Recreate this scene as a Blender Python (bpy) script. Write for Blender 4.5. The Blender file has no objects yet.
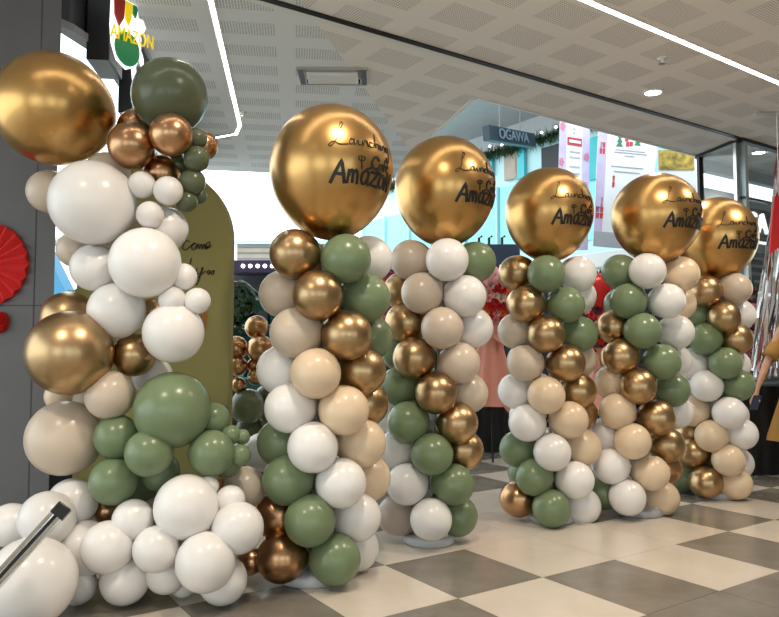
import bpy, bmesh, math, random
from mathutils import Vector, Matrix, Quaternion
random.seed(7)
S = bpy.context.scene
COL = S.collection
F = 715.0
PITCH = math.atan(41/715)
CH = 1.25
DZ = CH-1.31
CAM = Vector((0, 0, CH))
RT = Vector((1, 0, 0)); FW = Vector((0, math.cos(PITCH), math.sin(PITCH))); UP = Vector((0, -math.sin(PITCH), math.cos(PITCH)))
U = Vector((.831, .556, 0)).normalized(); V = Vector((-.5563, .831, 0)).normalized()

def ray(px, py): return RT*((px-389.5)/F) + UP*((308.5-py)/F) + FW
def at(px, py, d): return CAM + ray(px, py)*d
def atz(px, py, z):
    r = ray(px, py); return CAM + r*((z-CH)/r.z)
def uv(u, v, z=0): return Vector((u*U.x+v*V.x, u*U.y+v*V.y, z))

# ---------------------------------------------------------------- materials
def mat(name, col, rough=.5, metal=0, emit=None, es=0, spec=.5, noise=0, nscale=8, coat=0, alpha=1, trans=0, ior=1.45, bump=0, bscale=60):
    m = bpy.data.materials.new(name); m.use_nodes = True
    nt = m.node_tree; b = nt.nodes['Principled BSDF']
    b.inputs['Base Color'].default_value = (*col, 1)
    b.inputs['Roughness'].default_value = rough; b.inputs['Metallic'].default_value = metal
    b.inputs['Specular IOR Level'].default_value = spec
    b.inputs['Coat Weight'].default_value = coat
    b.inputs['IOR'].default_value = ior
    b.inputs['Transmission Weight'].default_value = trans
    b.inputs['Alpha'].default_value = alpha
    if emit:
        b.inputs['Emission Color'].default_value = (*emit, 1); b.inputs['Emission Strength'].default_value = es
    if noise or bump:
        tc = nt.nodes.new('ShaderNodeTexCoord')
    if noise:
        n = nt.nodes.new('ShaderNodeTexNoise'); n.inputs['Scale'].default_value = nscale; n.inputs['Detail'].default_value = 5
        nt.links.new(tc.outputs['Object'], n.inputs['Vector'])
        r = nt.nodes.new('ShaderNodeValToRGB')
        r.color_ramp.elements[0].position = .3; r.color_ramp.elements[1].position = .7
        r.color_ramp.elements[0].color = (*[max(0, c*(1-noise)) for c in col], 1)
        r.color_ramp.elements[1].color = (*[min(1, c*(1+noise)) for c in col], 1)
        nt.links.new(n.outputs['Fac'], r.inputs['Fac']); nt.links.new(r.outputs['Color'], b.inputs['Base Color'])
    if bump:
        n2 = nt.nodes.new('ShaderNodeTexNoise'); n2.inputs['Scale'].default_value = bscale
        nt.links.new(tc.outputs['Object'], n2.inputs['Vector'])
        bp = nt.nodes.new('ShaderNodeBump'); bp.inputs['Strength'].default_value = bump; bp.inputs['Distance'].default_value = .01
        nt.links.new(n2.outputs['Fac'], bp.inputs['Height']); nt.links.new(bp.outputs['Normal'], b.inputs['Normal'])
    return m

def balloon_mat(name, col, rough, metal=0, spread=.06, trans=0):
    m = mat(name, col, rough, metal); nt = m.node_tree; b = nt.nodes['Principled BSDF']
    oi = nt.nodes.new('ShaderNodeObjectInfo'); hv = nt.nodes.new('ShaderNodeHueSaturation')
    mr = nt.nodes.new('ShaderNodeMapRange'); mr.inputs['To Min'].default_value = 1-spread; mr.inputs['To Max'].default_value = 1+spread*.6
    nt.links.new(oi.outputs['Random'], mr.inputs['Value']); nt.links.new(mr.outputs['Result'], hv.inputs['Value'])
    hv.inputs['Color'].default_value = (*col, 1); nt.links.new(hv.outputs['Color'], b.inputs['Base Color'])
    return m

M = {}
M['w'] = balloon_mat('latex_white', (.80, .77, .75), .24)
M['b'] = balloon_mat('latex_sand', (.72, .555, .385), .26)
M['t'] = balloon_mat('latex_taupe', (.46, .375, .315), .28)
M['p'] = balloon_mat('latex_blush_shaded_sand', (.59, .485, .385), .28)  # garland's dusky beige; on the columns, sand with shade put into its colour
M['e'] = balloon_mat('latex_sage', (.165, .222, .118), .27)
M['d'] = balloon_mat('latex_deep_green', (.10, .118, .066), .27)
M['g'] = balloon_mat('chrome_gold', (.47, .315, .165), .33, 1)
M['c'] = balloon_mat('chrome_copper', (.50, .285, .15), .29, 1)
M['G'] = balloon_mat('chrome_gold_large', (.585, .345, .125), .30, 1, .02)
CN = dict(w='white balloon', b='sand beige balloon', t='taupe balloon', p='shade-toned blush beige balloon', e='sage green balloon',
          d='deep green balloon', g='chrome gold balloon', c='chrome copper balloon', G='large chrome gold balloon')
M['ink'] = mat('black_vinyl', (.012, .011, .01), .45)
M['clear'] = mat('clear_plastic', (.78, .80, .83), .15, trans=.35, ior=1.3)
M['greybase'] = mat('grey_plastic', (.42, .42, .44), .4)
M['pole'] = mat('pale_pole', (.6, .6, .6), .4)
M['pillar'] = mat('pillar_panel', (.105, .10, .105), .42, noise=.06, nscale=3)
M['seam'] = mat('panel_seam', (.05, .05, .055), .6)
M['wallgrey'] = mat('grey_wall', (.42, .43, .44), .7, noise=.05)
M['wallwarm'] = mat('warm_wall', (.55, .45, .34), .7, noise=.06)
M['black'] = mat('black_board', (.012, .012, .013), .35)
M['darkgrey'] = mat('dark_grey', (.028, .028, .032), .5)
M['midgrey'] = mat('mid_grey', (.22, .22, .23), .5)
M['white'] = mat('white_paint', (.8, .8, .78), .5)
M['cloth_black'] = mat('black_cloth', (.01, .01, .011), .85)
M['led'] = mat('led_diffuser', (1, 1, 1), .4, emit=(1, .95, .86), es=13)
M['lamp'] = mat('lamp_diffuser', (1, 1, 1), .4, emit=(1, .93, .80), es=18)
M['ltrim'] = mat('lamp_trim', (.8, .8, .78), .4)
M['alu'] = mat('brushed_aluminium', (.62, .61, .60), .3, 1)
M['chrome'] = mat('chrome', (.78, .76, .72), .12, 1)
M['olive'] = mat('olive_fabric', (.262, .235, .082), .75, bump=.15, bscale=200)
M['red'] = mat('red_paper', (.62, .022, .022), .6)
M['redf'] = mat('red_petal', (.62, .02, .022), .6)
M['pinkf'] = mat('pink_petal', (.85, .40, .42), .6)
M['palef'] = mat('cream_petal', (.78, .62, .52), .6)
M['orangef'] = mat('orange_petal', (.85, .20, .04), .6)
M['yellowf'] = mat('yellow_petal', (.80, .50, .06), .6)
M['plumf'] = mat('plum_petal', (.16, .02, .035), .6)
M['magentaf'] = mat('magenta_petal', (.40, .08, .20), .6)
M['leaf'] = mat('leaf', (.025, .06, .022), .5, noise=.3, nscale=20)
M['wrap'] = mat('salmon_wrap', (.66, .27, .21), .65, bump=.3, bscale=14)
M['foilpink'] = mat('pink_foil', (.85, .40, .45), .3, .3)
M['foilred'] = mat('red_foil', (.55, .02, .02), .3, .2)
M['silver'] = mat('silver_foil', (.78, .78, .80), .16, 1)
M['rose_silver'] = mat('dark_rose_foil', (.40, .16, .16), .2, 1)
M['mustard'] = mat('mustard_cloth', (.33, .17, .035), .8, bump=.2, bscale=90)
M['skin'] = mat('skin', (.46, .25, .16), .5)
M['hair'] = mat('hair', (.012, .009, .008), .4)
M['phone'] = mat('phone_glass', (.02, .03, .06), .2)
M['cyan'] = mat('cyan_glazing', (.30, .80, .86), .2, noise=.06, nscale=.8)
M['cyandeep'] = mat('teal_glazing', (.05, .52, .58), .2)
M['facade'] = mat('pale_facade', (.55, .83, .88), .5)
M['tan'] = mat('tan_cladding', (.42, .36, .29), .6, noise=.1, nscale=4)
M['purple'] = mat('dark_canopy', (.03, .018, .05), .4)
M['teal'] = mat('teal_plastic', (.05, .26, .25), .4)
M['navy'] = mat('navy_board', (.012, .022, .05), .5)
M['bluesign'] = mat('slate_blue_sign', (.012, .026, .042), .4)
M['letter'] = mat('pale_letter', (.17, .23, .29), .5)
M['signlit'] = mat('lit_letter', (.9, .9, .9), .4, emit=(1, 1, 1), es=1.1)
M['sgreen'] = mat('sign_green', (.01, .34, .11), .35)
M['sred'] = mat('sign_red', (.45, .02, .015), .35)
M['syellow'] = mat('sign_yellow', (.86, .66, .01), .35, emit=(.9, .66, .01), es=.35)
M['lav'] = mat('lavender_print', (.58, .50, .72), .6, noise=.15, nscale=3)
M['bpaper'] = mat('banner_paper', (.78, .80, .84), .6)
M['bpink'] = mat('banner_pink', (.60, .22, .34), .6)
M['bred'] = mat('banner_red', (.48, .05, .06), .6)
M['bgreen'] = mat('banner_green', (.03, .20, .10), .6)
M['bgrey'] = mat('banner_grey', (.42, .43, .48), .6)
M['blue'] = mat('blue_canvas', (.10, .36, .62), .6)
M['bulb'] = mat('fairy_bulb', (1, 1, 1), .4, emit=(1, .97, .9), es=4)
M['stream'] = mat('cup_copper', (.45, .17, .05), .35, .6)
M['goldpic'] = mat('ochre_print', (.36, .25, .04), .6, noise=.6, nscale=14)
M['crowd'] = mat('dark_goods', (.03, .035, .045), .6, noise=.8, nscale=25)

def glass_mat():
    m = bpy.data.materials.new('shop_glass'); m.use_nodes = True; nt = m.node_tree
    out = nt.nodes['Material Output']; nt.nodes.remove(nt.nodes['Principled BSDF'])
    t = nt.nodes.new('ShaderNodeBsdfTransparent'); t.inputs['Color'].default_value = (.80, .86, .88, 1)
    g = nt.nodes.new('ShaderNodeBsdfGlossy'); g.inputs['Roughness'].default_value = .02; g.inputs['Color'].default_value = (1, 1, 1, 1)
    fr = nt.nodes.new('ShaderNodeFresnel'); fr.inputs['IOR'].default_value = 1.5
    mx = nt.nodes.new('ShaderNodeMixShader')
    ge = nt.nodes.new('ShaderNodeNewGeometry'); mu = nt.nodes.new('ShaderNodeMath'); mu.operation = 'MULTIPLY_ADD'; mu.inputs[1].default_value = -1; mu.inputs[2].default_value = 1
    m2 = nt.nodes.new('ShaderNodeMath'); m2.operation = 'MULTIPLY'
    nt.links.new(ge.outputs['Backfacing'], mu.inputs[0]); nt.links.new(mu.outputs[0], m2.inputs[0]); nt.links.new(fr.outputs[0], m2.inputs[1]); nt.links.new(m2.outputs[0], mx.inputs[0]); nt.links.new(t.outputs[0], mx.inputs[1]); nt.links.new(g.outputs[0], mx.inputs[2])
    nt.links.new(mx.outputs[0], out.inputs[0]); return m
M['glass'] = glass_mat()

def floor_mat(name, c1, c2, rough):
    m = mat(name, c1, rough); nt = m.node_tree; b = nt.nodes['Principled BSDF']
    tc = nt.nodes.new('ShaderNodeTexCoord'); n = nt.nodes.new('ShaderNodeTexNoise')
    n.inputs['Scale'].default_value = 3.0; n.inputs['Detail'].default_value = 8; n.inputs['Roughness'].default_value = .65
    r = nt.nodes.new('ShaderNodeValToRGB'); r.color_ramp.elements[0].color = (*c1, 1); r.color_ramp.elements[1].color = (*c2, 1)
    r.color_ramp.elements[0].position = .35; r.color_ramp.elements[1].position = .68
    nt.links.new(tc.outputs['Object'], n.inputs['Vector']); nt.links.new(n.outputs['Fac'], r.inputs['Fac']); nt.links.new(r.outputs['Color'], b.inputs['Base Color'])
    return m
M['tile_l'] = floor_mat('cream_tile', (.585, .52, .445), (.64, .57, .49), .16)
M['tile_d'] = floor_mat('grey_tile', (.165, .148, .125), (.235, .21, .18), .2)
M['grout'] = mat('grout', (.20, .18, .16), .8)

def ceiling_mat(name, ang, cx, cy, ox, oy, base, fx, fy):
    """white plasterboard with rectangular fields of drilled holes"""
    m = mat(name, base, .75); nt = m.node_tree; b = nt.nodes['Principled BSDF']; N = nt.nodes; L = nt.links
    def math_(op, a, bb=None):
        n = N.new('ShaderNodeMath'); n.operation = op
        for i, x in enumerate((a, bb)):
            if x is None: continue
            if isinstance(x, (int, float)): n.inputs[i].default_value = x
            else: L.new(x, n.inputs[i])
        return n.outputs[0]
    tc = N.new('ShaderNodeTexCoord'); mp = N.new('ShaderNodeMapping'); mp.vector_type = 'POINT'
    mp.inputs['Rotation'].default_value = (0, 0, -ang); L.new(tc.outputs['Object'], mp.inputs['Vector'])
    sp = N.new('ShaderNodeSeparateXYZ'); L.new(mp.outputs['Vector'], sp.inputs[0])
    def field(o, c, off, f):
        a = math_('FRACT', math_('DIVIDE', math_('ADD', o, off), c))
        return math_('LESS_THAN', math_('ABSOLUTE', math_('SUBTRACT', a, .5)), f/2)
    fm = math_('MULTIPLY', field(sp.outputs[0], cx, ox, fx), field(sp.outputs[1], cy, oy, fy))
    def hole(o):
        a = math_('FRACT', math_('DIVIDE', o, .021)); return math_('POWER', math_('SUBTRACT', a, .5), 2)
    hl = math_('LESS_THAN', math_('ADD', hole(sp.outputs[0]), hole(sp.outputs[1])), .085)
    k = math_('MULTIPLY', fm, hl)
    mx = N.new('ShaderNodeMix'); mx.data_type = 'RGBA'
    mx.inputs['A'].default_value = (*base, 1); mx.inputs['B'].default_value = (*[c*.42 for c in base], 1)
    L.new(k, mx.inputs['Factor']); L.new(mx.outputs['Result'], b.inputs['Base Color']); return m
M['ceil_r'] = ceiling_mat('perforated_ceiling', math.atan2(U.y, U.x), .60, .44, .06, .29, (.87, .84, .80), .68, .66)
M['ceil_l'] = ceiling_mat('perforated_ceiling_daylit', math.atan2(1, -.131)-math.pi/2, .56, .40, .1, .1, (.80, .84, .86), .74, .52)  # cool daylight tint put into the base colour of the left ceiling

# ---------------------------------------------------------------- mesh helpers
def obj(name, bm, m, parent=None, smooth=False, label=None):
    me = bpy.data.meshes.new(name); bmesh.ops.recalc_face_normals(bm, faces=bm.faces[:]) if not smooth == 'keep' else None
    bm.to_mesh(me); bm.free()
    ms = m if isinstance(m, (list, tuple)) else [m]
    for x in ms: me.materials.append(x)
    if smooth:
        for p in me.polygons: p.use_smooth = True
    o = bpy.data.objects.new(name, me); COL.objects.link(o)
    if parent is not None: o.parent = parent; o.matrix_parent_inverse = parent_inv(parent)
    if label: o['label'] = label
    return o
def parent_inv(p):
    w = Matrix.Identity(4); q = p; chain = []
    while q: chain.append(q); q = q.parent
    for q in reversed(chain):
        w = w @ q.matrix_parent_inverse @ Matrix.LocRotScale(q.location, q.rotation_euler if q.rotation_mode != 'QUATERNION' else q.rotation_quaternion, q.scale)
    return w.inverted()
def tag(o, label, cat, group=None):
    o['label'] = label; o['category'] = cat
    if group: o['group'] = group
    return o
def thing(name, label, cat, loc=(0, 0, 0), group=None):
    o = bpy.data.objects.new(name, None); COL.objects.link(o); o.location = loc; o.empty_display_size = .1
    return tag(o, label, cat, group)
def struct(name, bm, m, smooth=False):
    o = obj(name, bm, m, None, smooth); o['kind'] = 'structure'; return o
def box(bm, c, s, ax=None, mi=0):
    """box centred at c, full sizes s, optional axes (x, y, z)"""
    ax = ax or (Vector((1, 0, 0)), Vector((0, 1, 0)), Vector((0, 0, 1))); c = Vector(c)
    vs = [bm.verts.new(c + ax[0]*(s[0]/2*i) + ax[1]*(s[1]/2*j) + ax[2]*(s[2]/2*k)) for i in (-1, 1) for j in (-1, 1) for k in (-1, 1)]
    for f in ((0, 1, 3, 2), (4, 6, 7, 5), (0, 4, 5, 1), (2, 3, 7, 6), (0, 2, 6, 4), (1, 5, 7, 3)):
        bm.faces.new([vs[i] for i in f]).material_index = mi
    return bm
def nb(): return bmesh.new()
def bx(c, s, ax=None): return box(nb(), c, s, ax)
def bevel(bm, w, seg=2):
    bmesh.ops.bevel(bm, geom=bm.edges[:], offset=w, segments=seg, affect='EDGES', profile=.5); return bm
def prism(bm, pts, vec):
    vec = Vector(vec); a = [bm.verts.new(Vector(p)) for p in pts]; b = [bm.verts.new(Vector(p)+vec) for p in pts]
    n = len(a); bm.faces.new(a[::-1]); bm.faces.new(b)
    for i in range(n): bm.faces.new((a[i], a[(i+1) % n], b[(i+1) % n], b[i]))
    return bm
def tube(bm, pts, r, seg=8, r2=None):
    pts = [Vector(p) for p in pts]; rings = []; n = len(pts)
    for i, p in enumerate(pts):
        t = (pts[min(i+1, n-1)]-pts[max(i-1, 0)]).normalized()
        a = t.orthogonal().normalized() if abs(t.z) > .95 else t.cross(Vector((0, 0, 1))).normalized()
        b = t.cross(a); rr = r if r2 is None else r+(r2-r)*i/(n-1)
        rings.append([bm.verts.new(p + a*rr*math.cos(2*math.pi*k/seg) + b*rr*math.sin(2*math.pi*k/seg)) for k in range(seg)])
    for i in range(n-1):
        for k in range(seg): bm.faces.new((rings[i][k], rings[i][(k+1) % seg], rings[i+1][(k+1) % seg], rings[i+1][k]))
    bm.faces.new(rings[0][::-1]); bm.faces.new(rings[-1]); return bm
def lathe(bm, prof, c=(0, 0, 0), seg=32):
    c = Vector(c); rings = []
    for r, z in prof:
        rings.append([bm.verts.new(c+Vector((r*math.cos(2*math.pi*k/seg), r*math.sin(2*math.pi*k/seg), z))) for k in range(seg)] if r > 1e-6 else [bm.verts.new(c+Vector((0, 0, z)))])
    for a, b in zip(rings, rings[1:]):
        for k in range(seg):
            q = [a[k % len(a)], a[(k+1) % len(a)], b[(k+1) % len(b)], b[k % len(b)]]
            q = list(dict.fromkeys(q))
            if len(q) > 2: bm.faces.new(q)
    if len(rings[0]) > 1: bm.faces.new(rings[0][::-1])
    if len(rings[-1]) > 1: bm.faces.new(rings[-1])
    return bm
def smooth_line(pts, k=5):
    if len(pts) < 3: return [tuple(p) for p in pts]
    out = []
    for i in range(len(pts)-1):
        p0 = pts[max(i-1, 0)]; p1 = pts[i]; p2 = pts[i+1]; p3 = pts[min(i+2, len(pts)-1)]
        for j in range(k):
            t = j/k
            out.append(tuple(.5*((2*b)+(-a+c)*t+(2*a-5*b+4*c-d)*t*t+(-a+3*b-3*c+d)*t**3) for a, b, c, d in zip(p0, p1, p2, p3)))
    out.append(tuple(pts[-1])); return out
def ribbon(bm, pts, nrm, w, th=.004):
    n = len(pts); rows = []
    for i, p in enumerate(pts):
        t = (pts[min(i+1, n-1)]-pts[max(i-1, 0)]).normalized(); s = t.cross(nrm[i]).normalized()*(w/2); k = nrm[i]*th
        e = t*(-w/2 if i == 0 else w/2 if i == n-1 else 0)*.7
        rows.append([bm.verts.new(p+e+q) for q in (-s-k*.5, -s+k, s+k, s-k*.5)])
    for a, b in zip(rows, rows[1:]):
        for j in range(4): bm.faces.new((a[j], a[(j+1) % 4], b[(j+1) % 4], b[j]))
    bm.faces.new(rows[0][::-1]); bm.faces.new(rows[-1])
def text_obj(name, body, size, m, pos, right, up, parent=None, ext=.004, shear=0, label=None, xs=1.0):
    cu = bpy.data.curves.new(name, 'FONT'); cu.body = body; cu.size = size; cu.extrude = ext; cu.shear = shear
    cu.align_x = 'CENTER'; cu.align_y = 'CENTER'
    t = bpy.data.objects.new(name, cu); COL.objects.link(t); bpy.context.view_layer.update()
    me = bpy.data.meshes.new_from_object(t.evaluated_get(bpy.context.evaluated_depsgraph_get()))
    COL.objects.unlink(t); bpy.data.objects.remove(t)
    right = Vector(right).normalized(); up = Vector(up).normalized(); nn = right.cross(up)
    mw = Matrix((right, up, nn)).transposed().to_4x4(); mw.translation = Vector(pos); me.transform(Matrix.Diagonal((xs, 1, 1, 1))); me.transform(mw)
    me.materials.clear(); me.materials.append(m); o = bpy.data.objects.new(name, me); COL.objects.link(o)
    if parent is not None: o.parent = parent; o.matrix_parent_inverse = parent_inv(parent)
    if label: o['label'] = label
    return o

# ---------------------------------------------------------------- balloons
TAP = .12
def prof_r(phi): return math.cos(phi)*(1-TAP*((1-math.sin(phi))/2)**2)
def balloon_mesh(key, seg, rings):
    bm = nb(); prof = []
    for i in range(rings+1):
        phi = -math.pi/2+math.pi*i/rings; prof.append((max(0, prof_r(phi)) if 0 < i < rings else (0.05 if i == 0 else 0), 1.05*math.sin(phi)))
    prof = [(.10, -1.19), (.085, -1.165), (.045, -1.12)] + prof   # rolled lip and neck
    lathe(bm, prof, seg=seg)
    bmesh.ops.recalc_face_normals(bm, faces=bm.faces[:])
    me = bpy.data.meshes.new('balloon_'+key); bm.to_mesh(me); bm.free(); me.materials.append(M[key])
    for p in me.polygons: p.use_smooth = True
    return me
BM = {k: balloon_mesh(k, 40, 26) for k in 'wbtpedgc'}
BM['G'] = balloon_mesh('G', 72, 48)
def balloon(pos, r, key, parent, axis, name='balloon', stretch=1.0, label=True):
    o = bpy.data.objects.new(name, BM[key]); COL.objects.link(o)
    q = Vector(axis).normalized().to_track_quat('Z', 'Y')
    o.parent = parent; o.matrix_parent_inverse = parent_inv(parent)
    o.location = pos; o.rotation_mode = 'QUATERNION'; o.rotation_quaternion = q; o.scale = (r, r, r*stretch)
    if label: o['label'] = CN[key]
    return o

# lettering strokes, degrees on the balloon: (longitude from the start of the big word, latitude)
THIN = [
 [(10, 24), (13, 29), (11, 31), (8.5, 25), (6, 15), (1, 9), (-2, 9.5), (3, 12.5), (9, 10.5), (17, 11)],
 [(23.6, 14.6), (21, 15.8), (18.8, 13.5), (19.8, 11.3), (22.4, 12), (24, 16), (23.9, 12), (25, 11.2), (28, 15), (28.5, 11.5), (32, 12), (33, 15.5), (34, 11.5)],
 [(34, 11.5), (36, 15.5), (38.5, 15.5), (40, 11.5), (42, 12)],
 [(46, 15), (42.5, 15.5), (42, 12), (46, 11.5), (48.5, 15), (50.5, 24), (49.5, 12), (51.5, 15.5), (54, 15), (55, 11.5), (57.5, 15.5), (58, 11.5), (60, 12)],
 [(60, 11.5), (62, 15.5), (65, 15.5), (66, 11.5), (67.5, 12)],
 [(72, 15.5), (68.5, 15.5), (68, 12), (72, 12), (72.5, 15.5), (73, 6), (70, 3), (67, 6.5)],
]
ICON = [[(28, .5), (28.2, -3), (28.6, -8)], [(28, -.5), (25.6, .5), (24.8, 3), (26.2, 4.2)], [(28, -.5), (30.4, .5), (31.2, 3), (29.8, 4.2)], [(28, 0), (28, 4.6)]]
MED = [[(50, 2), (46.5, 4), (42.5, 2.5), (41, -2), (43.5, -5.5), (49, -4.5)],
       [(35, -7.5), (42, -5.2), (50, -7), (58, -10), (66, -10.5)],
       [(54, -1), (51, -1), (50.5, -4.5), (53.5, -4.5), (54.5, -1), (55.5, -5)],
       [(61, 3), (59, 3.5), (58, 0), (57.5, -6)], [(56, -1), (60.5, -1)],
       [(62, -3), (65, -2), (64, 0), (62, -.5), (62, -4.5), (66, -5)], [(64, 2), (66, 4)]]
c = 21.0
BOLDU = [  # bold hand-cut capital A, m, a, z, o, N : units of the capital's height
 [(.0, 0), (.50, 1.0), (.66, .02)], [(.18, .40), (.64, .36)],
 [(.80, .02), (.86, .58)], [(.86, .34), (.93, .56), (1.01, .58), (1.05, .44), (1.05, .06)], [(1.05, .34), (1.13, .56), (1.22, .58), (1.27, .44), (1.30, .02)],
 [(1.86, .56), (1.72, .64), (1.55, .52), (1.50, .24), (1.60, .04), (1.76, .12), (1.86, .40), (1.88, .60), (1.86, .14), (1.96, .02)],
 [(2.04, .62), (2.46, .60), (2.02, .06), (2.50, .02)],
 [(2.86, .60), (2.68, .52), (2.64, .2), (2.80, .04), (3.0, .2), (3.0, .5), (2.86, .60)],
 [(3.18, .02), (3.24, .74)], [(3.24, .70), (3.56, .06)], [(3.56, .02), (3.62, .80)],
]
def topper_point(ctr, rx, rz, alpha, lon, lat):
    phi = math.radians(lat); a = alpha+math.radians(lon); r = prof_r(phi)*rx
    p = ctr+Vector((r*math.cos(a), r*math.sin(a), 1.05*math.sin(phi)*rz))
    n = Vector((math.cos(phi)*math.cos(a)/rx, math.cos(phi)*math.sin(a)/rx, math.sin(phi)/(rz*1.05))).normalized()
    return p, n
def topper_lettering(ctr, rx, rz, start, parent):
    d = CAM-ctr; alpha = math.atan2(d.y, d.x)+math.radians(start); bm = nb()
    def stroke(line, w, sm):
        pts = smooth_line(line, 6) if sm else [tuple(a+(b-a)*k/6 for a, b in zip(p, q)) for p, q in zip(line, line[1:]) for k in range(6)]+[line[-1]]
        P = [topper_point(ctr, rx, rz, alpha, *p) for p in pts]
        ribbon(bm, [p+n*.0015 for p, n in P], [n for p, n in P], w, .003)
    for l in THIN: stroke([(x*.88, y) for x, y in l], .0044, True)
    for l in ICON: stroke([(x, -1+y*.8) for x, y in l], .0055, True)
    for l in MED: stroke([(x*.96, y) for x, y in l], .0055 if l is not MED[0] and l is not MED[1] else .0125, True)
    for l in BOLDU:
        stroke([(x*19.5, -19.5+y*17.5) for x, y in l], .0175 if l[0][0] < .7 else .0135, len(l) > 4)
    obj('lettering', bm, M['ink'], parent, False, 'black vinyl lettering')

RB = .137; RR = .195
SL = {'F': (0, -1), 'L': (-1, 0), 'R': (1, 0), 'B': (0, 1), 'FL': (-.7, -.7), 'FR': (.7, -.7), 'BL': (-.7, .7), 'BR': (.7, .7)}
COLS = [
 dict(d=3.9, top=(331.5, 172, 61.3, 66.5), start=-1, base=(309, 573), lab='balloon column nearest the camera, its gold topper the largest and lowest lettering at front left', mats='clear', L=[
  [('g', 296, 254, 'FL'), ('e', 345, 259, 'FR'), ('w', 368, 259, 'BR')],
  [('g', 318, 295, 'F'), ('p', 285, 294, 'L'), ('e', 364, 298, 'R')],
  [('p', 297, 333, 'FL'), ('g', 346, 335, 'FR'), ('e', 368, 338, 'BR')],
  [('b', 316, 373, 'F'), ('w', 283, 370, 'L'), ('g', 360, 371, 'R')],
  [('w', 291, 408, 'FL'), ('b', 343, 410, 'FR'), ('g', 364, 404, 'BR')],
  [('w', 313, 447, 'F'), ('e', 283, 443, 'L'), ('b', 360, 443, 'R')],
  [('e', 289, 480, 'FL'), ('w', 340, 483, 'FR'), ('b', 366, 478, 'BR')],
  [('e', 310, 520, 'F'), ('c', 280, 515, 'L'), ('w', 355, 517, 'R')],
  [('c', 283, 557, 'FL'), ('e', 334, 559, 'FR'), ('w', 354, 548, 'BR')]]),
 dict(d=4.66, top=(445, 191, 50, 54.5), start=13, base=(429, 536), lab='second balloon column from the left, white balloon front and centre under its gold topper', L=[
  [('w', 447, 260, 'F'), ('p', 412, 260, 'L'), ('e', 474, 262, 'R')],
  [('p', 423, 293, 'FL'), ('w', 464, 296, 'FR'), ('g', 404, 291, 'BL')],
  [('p', 442, 328, 'F'), ('g', 407, 323, 'L'), ('w', 471, 328, 'R')],
  [('g', 415, 358, 'FL'), ('p', 458, 363, 'FR'), ('e', 402, 352, 'BL')],
  [('g', 436, 393, 'F'), ('e', 402, 386, 'L'), ('p', 466, 393, 'R')],
  [('e', 409, 422, 'FL'), ('g', 456, 423, 'FR'), ('w', 396, 418, 'BL')],
  [('e', 432, 454, 'F'), ('w', 400, 449, 'L'), ('g', 462, 450, 'R')],
  [('w', 408, 484, 'FL'), ('e', 452, 484, 'FR'), ('t', 397, 480, 'BL')],
  [('w', 431, 519, 'F'), ('t', 399, 515, 'L'), ('e', 456, 516, 'R')]]),
 dict(d=5.25, top=(549, 214, 43.5, 46.5), start=4, base=(551, 521), lab='third balloon column from the left, middle one of the row of five', L=[
  [('e', 546, 274, 'F'), ('g', 518, 273, 'L'), ('w', 577, 274, 'R')],
  [('g', 527, 304, 'FL'), ('e', 565, 305, 'FR'), ('w', 578, 296, 'BR')],
  [('g', 546, 334, 'F'), ('p', 517, 331, 'L'), ('e', 578, 334, 'R')],
  [('p', 526, 363, 'FL'), ('g', 565, 363, 'FR'), ('p', 578, 360, 'BR')],
  [('b', 546, 395, 'F'), ('w', 517, 391, 'L'), ('g', 577, 391, 'R')],
  [('w', 528, 423, 'FL'), ('b', 568, 420, 'FR'), ('g', 579, 414, 'BR')],
  [('w', 552, 452, 'F'), ('e', 519, 449, 'L'), ('b', 582, 447, 'R')],
  [('e', 535, 477, 'FL'), ('w', 574, 480, 'FR'), ('g', 562, 476, 'BR')],
  [('e', 551, 508, 'F'), ('c', 519, 499, 'L'), ('w', 581, 506, 'R')]]),
 dict(d=5.45, top=(656, 217.5, 43.2, 44.5), start=10, base=(640, 514), lab='fourth balloon column from the left, half hiding the gold topper of the one behind', L=[
  [('w', 647, 271, 'F'), ('e', 621, 272, 'L'), ('b', 680, 274, 'R')],
  [('e', 629, 301, 'FL'), ('w', 666, 301, 'FR'), ('b', 678, 304, 'BR')],
  [('e', 642, 331, 'F'), ('g', 616, 327, 'L'), ('w', 675, 332, 'R')],
  [('g', 622, 356, 'FL'), ('e', 661, 362, 'FR'), ('w', 674, 361, 'BR')],
  [('g', 638, 386, 'F'), ('b', 613, 382, 'L'), ('e', 671, 390, 'R')],
  [('b', 618, 411, 'FL'), ('g', 656, 417, 'FR'), ('w', 675, 412, 'BR')],
  [('b', 632, 441, 'F'), ('w', 607, 435, 'L'), ('g', 666, 445, 'R')],
  [('w', 612, 466, 'FL'), ('b', 650, 473, 'FR'), ('c', 664, 468, 'BR')],
  [('w', 627, 497, 'F'), ('e', 604, 492, 'L'), ('b', 660, 498, 'R')]]),
 dict(d=6.1, top=(717, 238, 38, 41), start=2, base=(716, 498), lab='fifth balloon column from the left, farthest from the camera at the right end', L=[
  [('g', 706, 291, 'FL'), ('p', 734, 289, 'FR')],
  [('g', 724, 317, 'F'), ('e', 696, 315, 'L'), ('w', 738, 315, 'R')],
  [('e', 706, 339, 'FL'), ('g', 735, 339, 'FR')],
  [('e', 725, 363, 'F'), ('w', 694, 363, 'L'), ('w', 733, 365, 'R')],
  [('w', 707, 386, 'FL'), ('e', 737, 385, 'FR')],
  [('w', 729, 413, 'F'), ('b', 694, 411, 'L'), ('w', 731, 415, 'R')],
  [('b', 712, 436, 'FL'), ('w', 740, 434, 'FR'), ('g', 690, 433, 'BL')],
  [('b', 728, 460, 'F'), ('g', 694, 453, 'L'), ('w', 736, 463, 'R')],
  [('g', 706, 482, 'FL'), ('b', 734, 483, 'FR'), ('e', 685, 477, 'BL')]]),
]
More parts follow.
